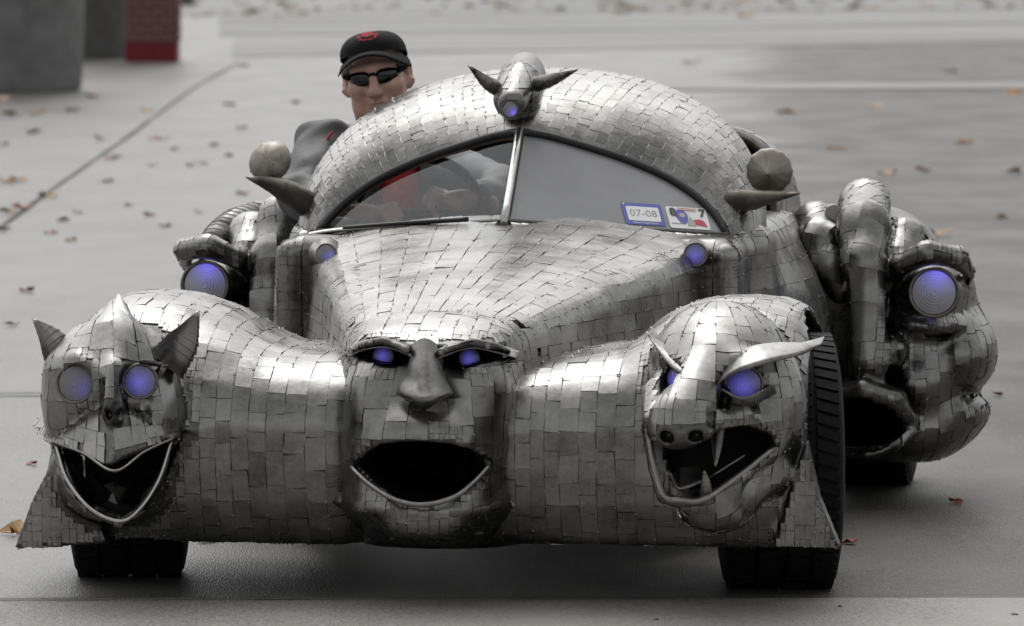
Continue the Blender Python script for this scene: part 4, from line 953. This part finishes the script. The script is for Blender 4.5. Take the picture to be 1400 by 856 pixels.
def f_shirt(p):
    c = F(540, 250, 2.05)[0]; return ell(p, (c, 2.20, .70), (.085, .155, .24))
V, Q = surface_net(f_shirt, (-.7, 1.98, .40), (.0, 2.4, 1.0), .012); j = fast_mesh('shirt', V, Q, MRed, None, base); mchild(j); j.location = (0, 0, 0)
for pts in ([F(416, 196, 2.10), F(424, 232, 2.07), F(420, 262, 1.93)], [F(455, 180, 2.1), F(440, 200, 2.09), F(424, 218, 2.09)]):
    V, Fc, sm = sweep(pts, [.003, .004, .003], n=12, k=6); o = mesh('piping', V, Fc, MEmb, None, sm, None, base); mchild(o); o.location = (0, 0, 0)
# cap: domed crown and curved peak
def hmesh(name, q, Fc, m, smooth=True, par=None):
    W = np.array([hp(*a) for a in q]); o = mesh(name, W, Fc, m, None, smooth, None, base); o.parent = par or man; o.location = (0, 0, 0); return o
q = []; n1, n2 = 32, 9
for i in range(n2 + 1):
    ph = math.pi / 2 * i / n2
    for jx in range(n1):
        a = 2 * math.pi * jx / n1; c, s = math.cos(a), math.sin(a); r = math.cos(ph) ** .75
        zz = .042 + .022 * -s * (1 - i / n2) + .066 * math.sin(ph) ** .9; zz -= .02 * max(0, s) * (1 - i / n2)
        q.append((.088 * c * r, .016 + .108 * s * r, zz))
Fc = [(i * n1 + k, i * n1 + (k + 1) % n1, (i + 1) * n1 + (k + 1) % n1, (i + 1) * n1 + k) for i in range(n2) for k in range(n1)]
capo = hmesh('cap', q, Fc, MCap)
q = []; nb = 25; Fc = []
for lay in (0, .006):
    for i in range(nb):
        a = R(180 + 8 + (164) * i / (nb - 1)); c, s = math.cos(a), math.sin(a)
        for t in (0, .33, .66, 1):
            ext = t * .066 * max(0, -s) ** .7
            q.append((.089 * c * (1 + .10 * t), .016 + .108 * s - ext, .066 - .036 * c * c * (1 + .5 * t) - .004 * t - lay))
m_ = nb * 4
for i in range(nb - 1):
    for t in range(3):
        a = i * 4 + t; f = (a, a + 1, a + 5, a + 4); Fc += [f, tuple(x + m_ for x in f[::-1])]
    a = i * 4 + 3; Fc += [(a, a + m_, a + 4 + m_, a + 4)]
hmesh('peak', q, Fc, MCap, True, capo)
mb = MB()       # red stitched crest on the front of the crown
def crown(a, ph):
    c, s = math.cos(a), math.sin(a); r = math.cos(ph) ** .75; return np.array((.0895 * c * r, .016 + .1098 * s * r, .042 + .017 + .068 * math.sin(ph) ** .9))
rg = np.random.default_rng(3)
for a0, p0, da, dp in ((252, 40, 7, 8), (262, 46, 6, 13), (270, 44, 7, 15), (279, 46, 6, 13), (288, 40, 7, 8), (266, 30, 8, 4), (276, 30, 8, 4), (257, 32, 5, 5), (285, 33, 5, 5)):
    c4 = [hp(*crown(R(a0 + x * da * .62), R(p0 + y * dp * .5))) for x, y in ((-1, -1), (1, -.7), (.8, 1), (-.3, .55), (-.9, .9))]; mb.add(c4, [(0, 1, 2, 3, 4)], False)
o = mb.build('emblem', MEmb, None, base, False); o.parent = capo; o.location = (0, 0, 0)
# sunglasses: two wrapped lenses, bridge, arms
mb = MB()
def wrap(x, z): return np.array((x, -.094 + 6.0 * x * x + 18 * abs(x) ** 3, z))
for s in (-1, 1):
    ring = []; n3 = 22
    for k in range(n3):
        a = 2 * math.pi * k / n3; cx, cz = math.cos(a), math.sin(a); x = s * (.036 + .030 * np.sign(cx) * abs(cx) ** .8); z = -.003 + (.0185 - .004 * cx * (1)) * np.sign(cz) * abs(cz) ** .75 + .003 * cx
        ring.append((x, z))
    Vf = [hp(*(wrap(x, z) - [0, .006, 0])) for x, z in ring] + [hp(*(wrap(s * .036 + (x - s * .036) * .6, -.002 + z * .6) - [0, .010, 0])) for x, z in ring] + [hp(*(wrap(s * .036, -.002) - [0, .012, 0]))] + [hp(*(wrap(x, z) + [0, .004, 0])) for x, z in ring]
    Fg = []
    for k in range(n3):
        k2 = (k + 1) % n3; Fg += [(k, k2, n3 + k2, n3 + k), (n3 + k, n3 + k2, 2 * n3), (2 * n3 + 1 + k, 2 * n3 + 1 + k2, k2, k)]
    mb.add(Vf, Fg, True)
sg = mb.build('sunglasses', MGl, None, base, False); sg.parent = man; sg.location = (0, 0, 0)
def on_head(name, P, r, **k):
    V, Fc, sm = sweep(P, r, n=10, k=6, **k); o = mesh(name, V, Fc, MCap, sg, sm, None, base); o.location = (0, 0, 0)
for s in (-1, 1): on_head('temple', [hp(s * .062, -.070, .003), hp(s * .078, -.04, .004), hp(s * .084, .015, .006)], [.0065, .005, .004], flat=1.3, side=(0, 0, 1))
on_head('bridge', [hp(-.010, -.103, .004), hp(0, -.107, .007), hp(.010, -.103, .004)], .004)
def f_hair(p):
    q = (p - HC_) @ RH; d = ell(q, np.array((0, .018, .012)), (.080, .100, .078)); d = np.maximum(d, -.004 - q[:, 1]*.3 - q[:, 2] - .02)
    return np.maximum(np.maximum(d, q[:, 2] - .06), -.052 - q[:, 1])
V, Q = surface_net(f_hair, HC_ - .15, HC_ + .15, .007); o = fast_mesh('hair', V, Q, MHair, None, base); o.parent = man; o.location = (0, 0, 0)
# ================================================================= THE GROUND AND WHAT STANDS BEHIND
def ground_mat(name, dark, light, rlo, rhi, grain=105, bump=.8, streak=(1.3, .55), speck=2.0, spec=.5):
    m, n, b = mat(name); L = n.links
    tc = nd(n, 'ShaderNodeTexCoord')
    mp = nd(n, 'ShaderNodeMapping'); mp.inputs['Scale'].default_value = (streak[0], streak[1], 1); L.new(tc.outputs['Object'], mp.inputs['Vector'])
    big = nd(n, 'ShaderNodeTexNoise', i_Scale=1.0, i_Detail=7.0, i_Roughness=0.62); L.new(mp.outputs[0], big.inputs['Vector'])
    gm = nd(n, 'ShaderNodeMapping'); gm.inputs['Scale'].default_value = (1, .42, 1); L.new(tc.outputs['Object'], gm.inputs['Vector'])
    g1 = nd(n, 'ShaderNodeTexNoise', i_Scale=float(grain), i_Detail=3.0, i_Roughness=0.85); L.new(gm.outputs[0], g1.inputs['Vector'])
    vo = nd(n, 'ShaderNodeTexVoronoi', i_Scale=grain * 2.2); L.new(gm.outputs[0], vo.inputs['Vector'])
    mr = nd(n, 'ShaderNodeMapRange'); L.new(big.outputs[0], mr.inputs[0]); mr.inputs[1].default_value = .32; mr.inputs[2].default_value = .68
    ad = nd(n, 'ShaderNodeMath', operation='MULTIPLY_ADD'); L.new(g1.outputs[0], ad.inputs[0]); ad.inputs[1].default_value = 2.6; ad.inputs[2].default_value = -1.3
    a2 = nd(n, 'ShaderNodeMath', operation='ADD'); L.new(mr.outputs[0], a2.inputs[0]); L.new(ad.outputs[0], a2.inputs[1]); a2.use_clamp = True
    v2 = nd(n, 'ShaderNodeTexVoronoi', i_Scale=grain * 1.5); L.new(gm.outputs[0], v2.inputs['Vector']); sp = nd(n, 'ShaderNodeSeparateColor'); L.new(v2.outputs['Color'], sp.inputs[0])
    pw = nd(n, 'ShaderNodeMath', operation='POWER'); L.new(sp.outputs[0], pw.inputs[0]); pw.inputs[1].default_value = 3.0
    a3 = nd(n, 'ShaderNodeMath', operation='MULTIPLY_ADD'); L.new(pw.outputs[0], a3.inputs[0]); a3.inputs[1].default_value = speck; L.new(a2.outputs[0], a3.inputs[2]); a2 = a3
    mx = nd(n, 'ShaderNodeMixRGB'); mx.inputs[1].default_value = (*dark, 1); mx.inputs[2].default_value = (*light, 1); L.new(a2.outputs[0], mx.inputs[0]); L.new(mx.outputs[0], b.inputs['Base Color'])
    w2 = nd(n, 'ShaderNodeTexNoise', i_Scale=1.7, i_Detail=5.0); L.new(mp.outputs[0], w2.inputs['Vector'])
    rr = nd(n, 'ShaderNodeMapRange'); L.new(w2.outputs[0], rr.inputs[0]); rr.inputs[1].default_value = .35; rr.inputs[2].default_value = .65; rr.inputs[3].default_value = rlo; rr.inputs[4].default_value = rhi
    L.new(rr.outputs[0], b.inputs['Roughness'])
    bp = nd(n, 'ShaderNodeBump', i_Strength=bump * .5, i_Distance=.005); L.new(vo.outputs['Distance'], bp.inputs['Height'])
    b2 = nd(n, 'ShaderNodeBump', i_Strength=bump * .5, i_Distance=.004); L.new(g1.outputs[0], b2.inputs['Height']); L.new(bp.outputs[0], b2.inputs['Normal']); L.new(b2.outputs[0], b.inputs['Normal'])
    b.inputs['Specular IOR Level'].default_value = spec
    return m
MA = ground_mat('wet_asphalt', (.034, .032, .029), (.092, .087, .078), .48, .62, spec=.34)
MA2 = ground_mat('near_asphalt', (.15, .143, .131), (.27, .257, .24), .5, .7)
MCo = ground_mat('wet_concrete', (.085, .083, .079), (.165, .162, .155), .27, .5, 160, .3)
MCd = ground_mat('worn_concrete', (.13, .127, .12), (.21, .205, .198), .45, .75, 160, .3, (.08, .5))
MDa = ground_mat('damp_band', (.05, .049, .047), (.09, .088, .084), .3, .6, 160, .3, (.06, .5))
MJt = simple('joint_dirt', (.085, .082, .076), .9, 0, .4, 6)
MMo = simple('moss', (.05, .055, .018), .95, 0, .5, 30, .4)
def sheet(name, pts, z, m, kind='structure', label=None):
    pts = [(*p[:2], z) for p in pts]; o = mesh(name, pts, [tuple(range(len(pts)))], m, None, False); o['kind'] = kind
    if label: o['label'] = label
    return o
def merge_ground(name, A, B):
    """drive and wet walk side by side with a ragged, soft boundary"""
    m = A.copy(); m.name = name; n = m.node_tree; L = n.links; tc = nd(n, 'ShaderNodeTexCoord'); sx = nd(n, 'ShaderNodeSeparateXYZ'); L.new(tc.outputs['Object'], sx.inputs[0])
    nz = nd(n, 'ShaderNodeTexNoise', i_Scale=.7, i_Detail=6.0); L.new(tc.outputs['Object'], nz.inputs['Vector'])
    a = nd(n, 'ShaderNodeMath', operation='MULTIPLY_ADD'); L.new(sx.outputs[1], a.inputs[0]); a.inputs[1].default_value = -.05; L.new(sx.outputs[0], a.inputs[2])
    b = nd(n, 'ShaderNodeMath', operation='MULTIPLY_ADD'); L.new(nz.outputs[0], b.inputs[0]); b.inputs[1].default_value = 2.2; L.new(a.outputs[0], b.inputs[2])
    mr = nd(n, 'ShaderNodeMapRange', interpolation_type='SMOOTHSTEP'); L.new(b.outputs[0], mr.inputs[0]); mr.inputs[1].default_value = .7; mr.inputs[2].default_value = 1.9
    p = [x for x in n.nodes if x.type == 'BSDF_PRINCIPLED'][0]
    def blend(sock, col):
        lk = p.inputs[sock].links[0].from_socket; mx = nd(n, 'ShaderNodeMix', data_type='RGBA' if col else 'FLOAT'); k = (6, 7, 2) if col else (2, 3, 0)
        L.new(mr.outputs[0], mx.inputs[0])
        if col:
            src = p.inputs[sock].links[0].from_node; c2 = nd(n, 'ShaderNodeMixRGB'); c2.inputs[1].default_value = (.060, .058, .055, 1); c2.inputs[2].default_value = (.155, .151, .143, 1); L.new(src.inputs[0].links[0].from_socket, c2.inputs[0]); L.new(c2.outputs[0], mx.inputs[6]); L.new(lk, mx.inputs[7])
        else:
            wr = nd(n, 'ShaderNodeMath', operation='MULTIPLY'); L.new(lk, wr.inputs[0]); wr.inputs[1].default_value = .64; L.new(wr.outputs[0], mx.inputs[2]); L.new(lk, mx.inputs[3])
        L.new(mx.outputs[k[2]], p.inputs[sock])
    blend('Base Color', True); blend('Roughness', False)
    sp = nd(n, 'ShaderNodeMapRange'); L.new(mr.outputs[0], sp.inputs[0]); sp.inputs[3].default_value = .5; sp.inputs[4].default_value = .30; L.new(sp.outputs[0], p.inputs['Specular IOR Level'])
    return m
MG = merge_ground('drive_and_walk', MA, MCo)
g = mesh('ground', [(-300, -40, 0), (300, -40, 0), (300, 600, 0), (-300, 600, 0)], [(0, 1, 2, 3)], MG, None, False); g['kind'] = 'structure'
gy = lambda py: G(700, py)[1]
near = gy(822)
sheet('near_pavement', [(-60, -39), (60, -39), (60, near + .06), (-60, near - .0)], .004, MA2)
# pale concrete walk on the left, its edge curving back
edge_px = [(0, 312), (60, 268), (120, 228), (180, 185), (225, 140), (262, 110), (300, 92), (322, 86)]
# pale walk: covers the left of the picture behind the car, fading edge on the right where the drive begins
def strip(name, pxs, width, z, m):
    P = spline([G(a, b) for a, b in pxs], 36)[:, :2]; T = np.gradient(P, axis=0); T /= np.linalg.norm(T, axis=1)[:, None]; Nn = np.c_[-T[:, 1], T[:, 0]] * width / 2
    Wd = (1 + .25 * RNG.normal(size=len(P)))[:, None]; A = P + Nn * Wd; B = P - Nn * Wd; n = len(P)
    o = mesh(name, np.vstack([np.c_[A, np.full(n, z)], np.c_[B, np.full(n, z)]]), [(i, i + 1, i + 1 + n, i + n) for i in range(n - 1)], m, None, False); o['kind'] = 'structure'; return o
strip('pavement_joint', [(-60, 352), (0, 312), (60, 268), (120, 226), (180, 184), (225, 150), (270, 118), (320, 90)], .022, .008, MJt)
0 and strip('pavement_joint', [(318, 62), (312, 92), (324, 112), (318, 138), (262, 180), (190, 250)], .05, .008, MJt)
strip('pavement_joint', [(-80, 543), (60, 541), (200, 545)], .035, .008, MMo)
strip('pavement_joint', [(-80, 823), (300, 822.5), (700, 822), (1100, 819.5), (1480, 817)], .012, .008, MJt)
strip('moss_seam', [(1420, 440), (1450, 450), (1480, 460)], .02, .004, MMo) if 0 else None #, 372), (1365, 410), (1420, 440)], .12, .004, MMo); strip('moss_seam', [(1130, 816.5), (1150, 816), (1172, 816)], .03, .012, MMo)
# cross bands far behind: a bright worn strip, darker damp ones
def band(name, y0l, y1l, y0r, y1r, m, z, x0=-700, x1=2100):
    sheet(name, [G(x0, y1l), G(x1, y1r), G(x1, y0r), G(x0, y0l)], z, m)
band('worn_strip', 52, 78, 22, 44, MCd, .008, 318, 2100)
band('damp_strip', 24, 50, 6, 22, MDa, .008, 300, 2100)
band('worn_strip', 118, 126, 112, 119, MCd, .012, 560, 2100)
band('damp_strip', -60, 22, -60, 5, MDa, .008, 200, 2100)
# ---- leaf litter at the far edge: one mass; nearer leaves singly
ML = [simple('leaf_rust', (.32, .07, .02), .6, 0, .4, 50), simple('leaf_brown', (.13, .045, .025), .65, 0, .4, 50), simple('leaf_ochre', (.34, .19, .065), .6, 0, .35, 50), simple('leaf_dark', (.03, .022, .02), .6, 0, .3, 50), simple('leaf_pale', (.42, .30, .21), .65, 0, .3, 50)]
def leaf_geo(r, rg, lobes=5):
    k = lobes * 2; V = [(0, 0, .12 * r)]
    for i in range(k):
        a = 2 * math.pi * i / k + rg.uniform(-.15, .15); q = r * .88 * (1.0 if i % 2 == 0 else .5) * rg.uniform(.75, 1.15) * (1 + .25 * math.cos(a)); V.append((q * math.cos(a), q * .8 * math.sin(a), r * rg.uniform(.03, .45)))
    n = k + 1; V += [(x, y, z + .002) for x, y, z in V[:n]]
    Fc = [(0, 1 + (i + 1) % k, 1 + i) for i in range(k)] + [(n, n + 1 + i, n + 1 + (i + 1) % k) for i in range(k)]
    return V, Fc
rg = np.random.default_rng(11)
kinds = ['rust red', 'dark brown', 'ochre', 'blackened', 'pale tan']
def leaf(px, py, k, r, label=None, grp='fallen leaves on the wet pavement'):
    V, Fc = leaf_geo(r, rg); o = mesh('fallen_leaf', V, Fc, ML[k], None, False); p = G(px, py); o.location = (p[0], p[1], .0005); o.rotation_euler = (0, 0, rg.uniform(0, 6.28))
    tag(o, label, 'leaf', 'fallen leaves on the wet pavement')
LF = [(293, 200, 0, .06), (330, 267, 0, .055), (273, 292, 0, .045), (207, 296, 0, .05), (150, 219, 0, .06), (212, 192, 0, .07), (226, 192, 0, .06), (240, 206, 1, .05), (312, 215, 1, .055), (35, 400, 0, .05), (20, 446, 0, .04), (95, 330, 2, .05),
      (66, 271, 2, .09), (30, 288, 0, .09), (10, 293, 4, .08), (8, 252, 2, .10), (24, 250, 2, .10), (52, 158, 2, .13), (14, 160, 2, .12), (129, 135, 0, .10), (199, 154, 2, .10), (137, 192, 4, .08), (46, 184, 1, .10), (148, 250, 1, .06), (106, 292, 1, .05), (70, 320, 0, .05),
      (228, 311, 1, .045), (260, 228, 1, .05), (280, 226, 1, .05), (208, 228, 1, .05), (330, 177, 1, .07), (316, 145, 2, .07), (404, 142, 1, .06), (333, 92, 2, .10), (270, 340, 1, .03), (88, 303, 1, .05), (175, 282, 4, .04), (5, 318, 2, .06), (2, 140, 4, .12), (100, 154, 1, .09), (160, 216, 2, .06), (3, 200, 1, .09),
      (1281, 324, 2, .11), (1264, 236, 0, .08), (1388, 131, 2, .14), (1079, 157, 2, .13), (1216, 240, 4, .09), (1389, 238, 4, .10), (1140, 205, 2, .09), (1320, 198, 2, .10), (1366, 542, 0, .03), (1020, 25, 2, .25), (945, 88, 4, .16), (1300, 100, 1, .14), (1195, 150, 4, .11), (1370, 300, 1, .06), (1310, 690, 0, .022), (1388, 843, 2, .014), (1150, 832, 1, .012), (895, 850, 1, .012)]
SPOT = [((60, 150), 'below the big grey planter'), ((205, 120), 'in front of the brick post'), ((340, 160), 'behind the driver on the left'), ((240, 230), 'far left of the mirror'), ((320, 280), 'just left of the left mirror'), ((30, 280), 'at the left edge below the long joint'), ((70, 400), 'left of the gargoyle fender'),
        ((1100, 170), 'behind the right mirror'), ((1270, 290), 'above the right rear head'), ((1380, 180), 'at the far right edge'), ((960, 60), 'beyond the roof'), ((1230, 130), 'far behind the right rear head'), ((1366, 560), 'right of the rear wheel'), ((1150, 840), 'on the pale foreground strip')]
grp = {}
for a in LF:
    sp = min(SPOT, key=lambda q: (q[0][0] - a[0]) ** 2 + ((q[0][1] - a[1]) * 1.6) ** 2)[1]; grp.setdefault((a[2], sp), []).append(a)
ORD = ['nearest', 'second nearest', 'third nearest', 'fourth nearest', 'fifth nearest', 'sixth nearest', 'seventh nearest']
for (k, sp), L_ in grp.items():
    for i, a in enumerate(sorted(L_, key=lambda q: -q[1])):
        leaf(*a, f'{kinds[k]} leaf lying {sp}' + (f', {ORD[i]} that colour' if len(L_) > 1 else ''))
leaf(44, 636, 0, .028, 'rust orange leaf lying alone left of the gargoyle fender'); leaf(1162, 744, 0, .032, 'curled brown leaf touching the ground beside the wolf fender')
leaf(26, 732, 2, .07, 'ochre leaf stuck to the wet ground by the left skirt tip'); leaf(283, 741, 2, .05, 'ochre leaf under the front edge of the car'); leaf(1304, 687, 0, .03, 'small rust leaf right of the rear wheel')
mb = MB()
for _ in range(260):
    x = rg.uniform(250, 1500); y = rg.uniform(-14, 26) - (x - 250) / 1250 * 10; p = G(x, y); V, Fc = leaf_geo(rg.uniform(.05, .16), rg, 4); mb.add(np.array(V) + [p[0], p[1], .009], Fc, False)
for i, cl in enumerate((2,)):
    o = mb.build('leaf_litter', ML[2], None, None, False); o['kind'] = 'stuff'; o['label'] = 'band of yellow leaf litter at the far edge of the pavement'
# ---- planters and post
MPl = simple('planter_concrete', (.27, .275, .27), .75, 0, .25, 5, .3); MPl2 = simple('planter_dark', (.15, .153, .15), .75, 0, .25, 5, .3); MSoil = simple('soil', (.02, .015, .01), .95, 0, .4, 20, .5)
def planter(px_l, px_r, py, m, hgt, label, top=1.35, n=28):
    a, b = G(px_l, py), G(px_r, py); r = (b[0] - a[0]) / 2; c = np.array([(a[0] + b[0]) / 2, a[1] + r, 0])
    root = bpy.data.objects.new('planter', None); C.objects.link(root); root.location = c; tag(root, label, 'planter')
    prof = [(r * .96, .0), (r, .03), (r * top, hgt - .22), (r * top * 1.05, hgt - .20), (r * top * 1.06, hgt), (r * top * .95, hgt), (r * top * .93, hgt - .12)]
    V, Fc = lathe(prof, n, 'z'); mesh('pot', V, Fc, m, root)
    V, Fc = lathe([(r * top * .94, hgt - .1), (.01, hgt - .06)], n, 'z'); mesh('soil', V, Fc, MSoil, root)
planter(-135, 103, 127, MPl, 2.0, 'large tapered grey concrete planter standing nearest at the left edge', 1.10)
planter(60, 174, 81, MPl2, 2.4, 'darker concrete planter standing behind the big grey one', 1.12)
pa, pb = G(172, 85), G(241, 85); wpost = pb[0] - pa[0]
post = bpy.data.objects.new('brick_post', None); C.objects.link(post); pc = np.array([(pa[0] + pb[0]) / 2, pa[1] + wpost / 2, 0]); post.location = pc; tag(post, 'square brick post with washed out middle courses and dark red base', 'post')
MBr = simple('red_brick', (.20, .028, .034), .75, 0, .3, 30, .3); MBw = simple('washed_brick', (.27, .17, .165), .8, 0, .35, 14, .3, var=(.24, .085, .08)); MMor = simple('mortar', (.30, .24, .23), .9, 0, .2, 30); MBl2 = simple('red_base', (.19, .012, .022), .6, 0, .2, 20)
mb = MB(); mb.box((0, 0, 1.1), (wpost / 2 - .012, wpost / 2 - .012, 1.1)); mb.build('core', MMor, post, None, False)
mb = MB(); mb.box((0, 0, .10), (wpost / 2 + .006, wpost / 2 + .006, .10)); mb.build('base', MBl2, post, None, False)
proto = {}
hb = .075
for row in range(24):
    z = .24 + row * (hb + .012)
    for side in range(4):
        nb = 3
        for k in range(nb + (row % 2)):
            x0 = -wpost / 2 + (k - .5 * (row % 2)) * wpost / nb; x1 = x0 + wpost / nb - .012; x0 = max(x0, -wpost / 2); x1 = min(x1, wpost / 2)
            if x1 - x0 < .02: continue
            key = (round(x1 - x0, 3), row > 8 and row < 99)
            mtl = MBw if row < 6 else MBr
            if side != 0 and side != 1: continue
            bm_ = MB(); c = ((x0 + x1) / 2, -wpost / 2 + .0, z) if side == 0 else (wpost / 2, (x0 + x1) / 2, z)
            h_ = ((x1 - x0) / 2, .02 + .004 * RNG.random(), hb / 2) if side == 0 else (.02 + .004 * RNG.random(), (x1 - x0) / 2, hb / 2)
            kk = (side, round(x1 - x0, 3), row < 6)
            if kk not in proto:
                bm_.box((0, 0, 0), h_); o = bm_.build('brick', mtl, post, None, False); proto[kk] = o
            else: o = proto[kk].copy(); C.objects.link(o); o.parent = post
            o.location = np.array(c)
p = G(256, 8); bl = MB(); bl.box((0, 0, .14), (.11, .11, .14), taper=.85); bl.box((0, 0, .30), (.08, .08, .03)); o = bl.build('footing_block', MPl2, None, None, False); o.location = p; tag(o, 'small dark block standing far behind the brick post', 'block')
